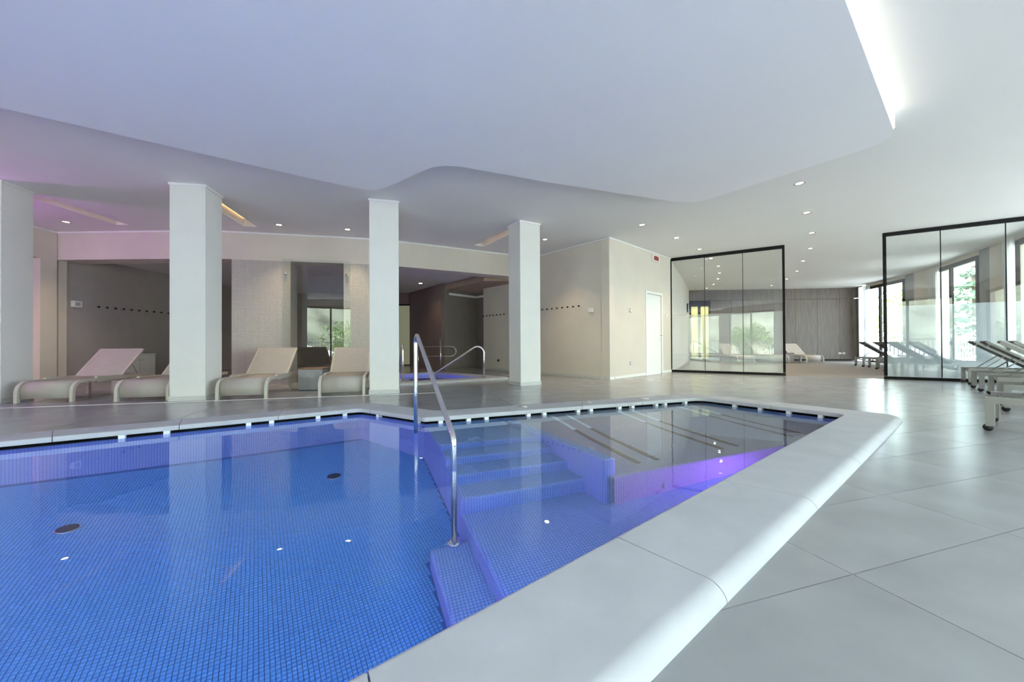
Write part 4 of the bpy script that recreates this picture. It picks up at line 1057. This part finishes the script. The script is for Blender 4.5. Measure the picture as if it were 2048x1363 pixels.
e = empty('wall_clock', (7.30, 15.98, 2.25), math.atan2(-.49, .87)); tag(e, 'black round clock seen edge on behind the left glass screen', 'clock')
m = MB(); m.tube([(0, 0, 0), (.05, 0, 0)], .19, 28); m.build('case', 'black', e, True)
m = MB(); m.tube([(.05, 0, 0), (.054, 0, 0)], .165, 28); m.build('face', 'plastic', e, True)
m = MB(); m.box((.056, 0, .05), (.004, .012, .1)); m.box((.056, .04, 0), (.004, .08, .012)); m.build('hands', 'black', e)
e = empty('low_cabinet', (-9.25, 9.40, 0)); tag(e, 'low white cabinet against the lilac wall behind the far left lounger', 'cabinet')
m = MB(); m.box((0, 0, .29), (.26, .82, .56)); m.build('body', 'white', e)
m = MB(); m.box((.006, 0, .59), (.29, .85, .025)); m.build('top', 'white', e)
for s in (-1, 1): m = MB(); m.box((.138, s * .205, .29), (.015, .395, .53)); cd_ = m.build('door', 'white', e); m = MB(); m.tube([(.145, s * .04, .45), (.165, s * .04, .45)], .010, 10); m.build('knob', 'steel', cd_, True)

# ------------------------------------------------------------------ curtains
def curtain(pts, z0, z1, label, amp=.035, waves=9):
    P = [Vector(p) for p in pts]; L = [0]
    for a, b in zip(P, P[1:]): L.append(L[-1] + (b - a).length)
    n = waves * 8; vs = []
    for i in range(n + 1):
        s = L[-1] * i / n
        for k in range(len(P) - 1):
            if s <= L[k + 1] + 1e-6: break
        t = (s - L[k]) / (L[k + 1] - L[k]); d = (P[k + 1] - P[k]).normalized(); q = P[k].lerp(P[k + 1], t) + Vector((-d.y, d.x)) * (amp * math.sin(2 * PI * waves * i / n) + .012 * math.sin(i * 1.7))
        vs += [(q.x, q.y, z0), (q.x, q.y, z1)]
    fs = [(2 * i, 2 * i + 2, 2 * i + 3, 2 * i + 1) for i in range(n)]
    tag(mk('curtain', vs, fs, 'curtain', None, True), label, 'curtain', 'sheer white curtains')
def wpts(u0, u1, off): return offs(sub_pts(u0, u1), off)
curtain(wpts(1722, 1745, -.07), .02, 3.08, 'sheer white curtain beside the oak wall', waves=7)
curtain(wpts(1860, 1886, -.06), .02, 3.08, 'sheer white curtain left of the conifer window', waves=6)
curtain(wpts(2026, 2046, -.12), .02, 3.08, 'sheer white curtain at the right picture edge', waves=6)

# ------------------------------------------------------------------ outside
gr = [(-70, -70), (80, -70), (80, 70), (-70, 70)]
mb = MB(); mb.prism(gr, -1.9, -1.5); struct(mb.build('ground', 'terrace'), 'pale ground outside the building')
def slab(pts): 
    m = MB(); m.prism(pts, -.25, -.07); struct(m.build('terrace', 'terrace'), 'pale paved terrace outside the windows')
slab([(5.9, -5.0), (12.0, 5.9), (11.2, 7.4), (12.6, 9.6), (13.9, 11.7), (14.6, 13.6), (15.2, 16.2), (18.6, 16.0), (17.6, 12.5), (16.0, 8.5), (14.6, 4.6), (8.6, -6.0)])
slab([(8.6, -7.4), (5.9, -4.95), (-10, -4.95), (-10, -7.4)])
def railing(pts, label, mat, step=.13):
    e = empty('terrace_railing', (pts[0][0], pts[0][1], -.07)); tag(e, label, 'railing'); o = Vector((pts[0][0], pts[0][1], -.07)); bme = None
    for a, b in zip(pts, pts[1:]):
        a, b = Vector(a), Vector(b); d = b - a; L = d.length; an = math.atan2(d.y, d.x); mid = (a + b) / 2 - o.xy
        for z, h_ in ((1.0, .05), (.12, .035)): m = MB(); m.box((mid.x, mid.y, z), (L, .04, h_), an); m.build('rail', mat, e)
        for k in range(int(L / step) + 1):
            p = a + d * (k * step / L) - o.xy
            if bme is None: m = MB(); m.box((0, 0, .55), (.028, .028, .86)); q = m.build('baluster', mat, e); bme = q.data
            else: q = bpy.data.objects.new('baluster', bme); COL.objects.link(q); q.parent = e
            q.location = (p.x, p.y, 0); q.rotation_euler = (0, 0, an)
railing([(18.2, 15.9), (17.3, 12.5), (15.7, 8.5), (14.9, 6.4)], 'white terrace railing outside the relaxation room windows', 'white')
railing([(6.5, -7.2), (-9.5, -7.2)], 'slender dark railing on the terrace behind the pool hall', 'dgrey', .16)
def leaf_cloud(n, fn, size, name, mat, parent, flat=.6):
    vs = []; fs = []
    for i in range(n):
        c = fn(); a = Vector((random.gauss(0, 1), random.gauss(0, 1), random.gauss(0, flat))).normalized(); b = a.orthogonal().normalized()
        b.rotate(Matrix.Rotation(random.random() * 6.28, 3, a)); s = size * random.uniform(.6, 1.3); c2 = a.cross(b)
        k = len(vs); vs += [c + b * s, c + c2 * s * .5, c - b * s, c - c2 * s * .5]; fs.append((k, k + 1, k + 2, k + 3))
    o = mk(name, vs, fs, mat, parent); o['kind'] = 'stuff'; return o
def tree(p, h, r, label, kind, n=2600):
    e = empty('conifer_tree' if kind else 'leafy_tree', (p[0], p[1], -1.5)); tag(e, label, 'tree', 'trees beyond the terrace')
    m = MB(); pts = [(0, 0, 0), (.05 * h * .1, 0, h * .4), (0, .03 * h * .1, h * .92)]; m.tube(pts, .035 * h * .5, 8); m.build('trunk', 'bark', e, True)
    if kind:
        def fn():
            lay = random.randint(1, 11) / 12; z = h * (.12 + .86 * lay) ; a = random.random() * 6.28; rr = r * (1.02 - lay) * math.sqrt(random.random())
            return Vector((math.cos(a) * rr, math.sin(a) * rr, z - .28 * rr + random.gauss(0, .06)))
        leaf_cloud(n, fn, .16, 'foliage', 'conifer', e, 1.6)
    else:
        cl = [(Vector((random.gauss(0, .45), random.gauss(0, .45), random.uniform(-.5, .6))) * r + Vector((0, 0, h * .62)), r * random.uniform(.35, .6)) for _ in range(12)]
        def fn():
            c, q = random.choice(cl); d = Vector((random.gauss(0, 1), random.gauss(0, 1), random.gauss(0, 1))).normalized(); return c + d * q * random.uniform(.6, 1)
        leaf_cloud(n, fn, .13, 'foliage', 'leaf', e)
tree((22.5, 21.8), 6.2, 2.0, 'light leafy tree beyond the window by the oak wall', 0, 1500)
tree((28.5, 26.5), 7.0, 2.2, 'taller leafy tree behind the one by the oak wall window', 0, 1500)
tree((22.6, 18.7), 7.5, 2.0, 'blue green conifer beyond the middle terrace window', 1, 2600)
tree((24.5, 13.0), 6.0, 2.1, 'leafy tree beyond the right terrace window', 0, 1500)
tree((20.0, 1.0), 7.0, 2.2, 'conifer beyond the pool hall terrace', 1)
tree((15.5, -9.0), 6.0, 2.2, 'leafy tree at the terrace corner', 0, 1500)
for k, (x, y) in enumerate(((4.0, -13), (-3.0, -14.5), (-10.0, -13.5))): tree((x, y), 3.6, 1.8, 'low leafy tree below the mountain view, %s from the terrace corner' % ORD[k], 0, 1600)
# mountain side behind the rear windows
vs = []; fs = []; NX, NY = 60, 24
for j in range(NY):
    for i in range(NX):
        x = -75 + 150 * i / (NX - 1); y = -26 - 40 * j / (NY - 1); hgt = -1.5 + 24 * (j / (NY - 1)) ** .9 + 5 * noise.noise(Vector((x * .07, y * .07, 0))) + 2 * noise.noise(Vector((x * .25, y * .25, 3)))
        vs.append((x, y, max(-1.6, hgt)))
for j in range(NY - 1):
    for i in range(NX - 1): fs.append((j * NX + i, (j + 1) * NX + i, (j + 1) * NX + i + 1, j * NX + i + 1))
struct(mk('mountain', vs, fs, 'rock', None, True), 'green and rocky mountainside beyond the terrace')

# ------------------------------------------------------------------ lamps of the spa room and side passage
def area(name, loc, rot, sx, sy, col, e_):
    la = bpy.data.lights.new(name, 'AREA'); la.shape = 'RECTANGLE'; la.size = sx; la.size_y = sy; la.color = col; la.energy = e_
    o = bpy.data.objects.new(name, la); COL.objects.link(o); o.location = loc; o.rotation_euler = rot; return o
def spot(name, loc, col, e_, size=1.9):
    la = bpy.data.lights.new(name, 'SPOT'); la.color = col; la.energy = e_; la.spot_size = size; la.spot_blend = .8; la.shadow_soft_size = .05
    o = bpy.data.objects.new(name, la); COL.objects.link(o); o.location = loc; return o
for k, (x, y) in enumerate(((-6.5, 9.6), (-4.2, 10.8), (-7.6, 12.4), (-2.9, 12.2))):
    e = empty('downlight', (x, y, 2.74)); tag(e, 'small warm downlight in the spa room ceiling, %s from the doorway' % ORD[k], 'light', 'spa room downlights')
    m = MB(); m.lathe((0, 0, -.004), [(.07, 0), (.07, .004)], 20); m.build('ring', 'ring', e, True)
    m = MB(); m.lathe((0, 0, -.008), [(.045, 0), (.05, .003)], 20); m.build('lens', 'lamp', e, True)
    spot('spa_downlight', (x, y, 2.72), (1.0, .62, .32), 26)
spot('passage_downlight', (-9.9, 6.2, 2.5), (1.0, .58, .40), 40, 2.6)
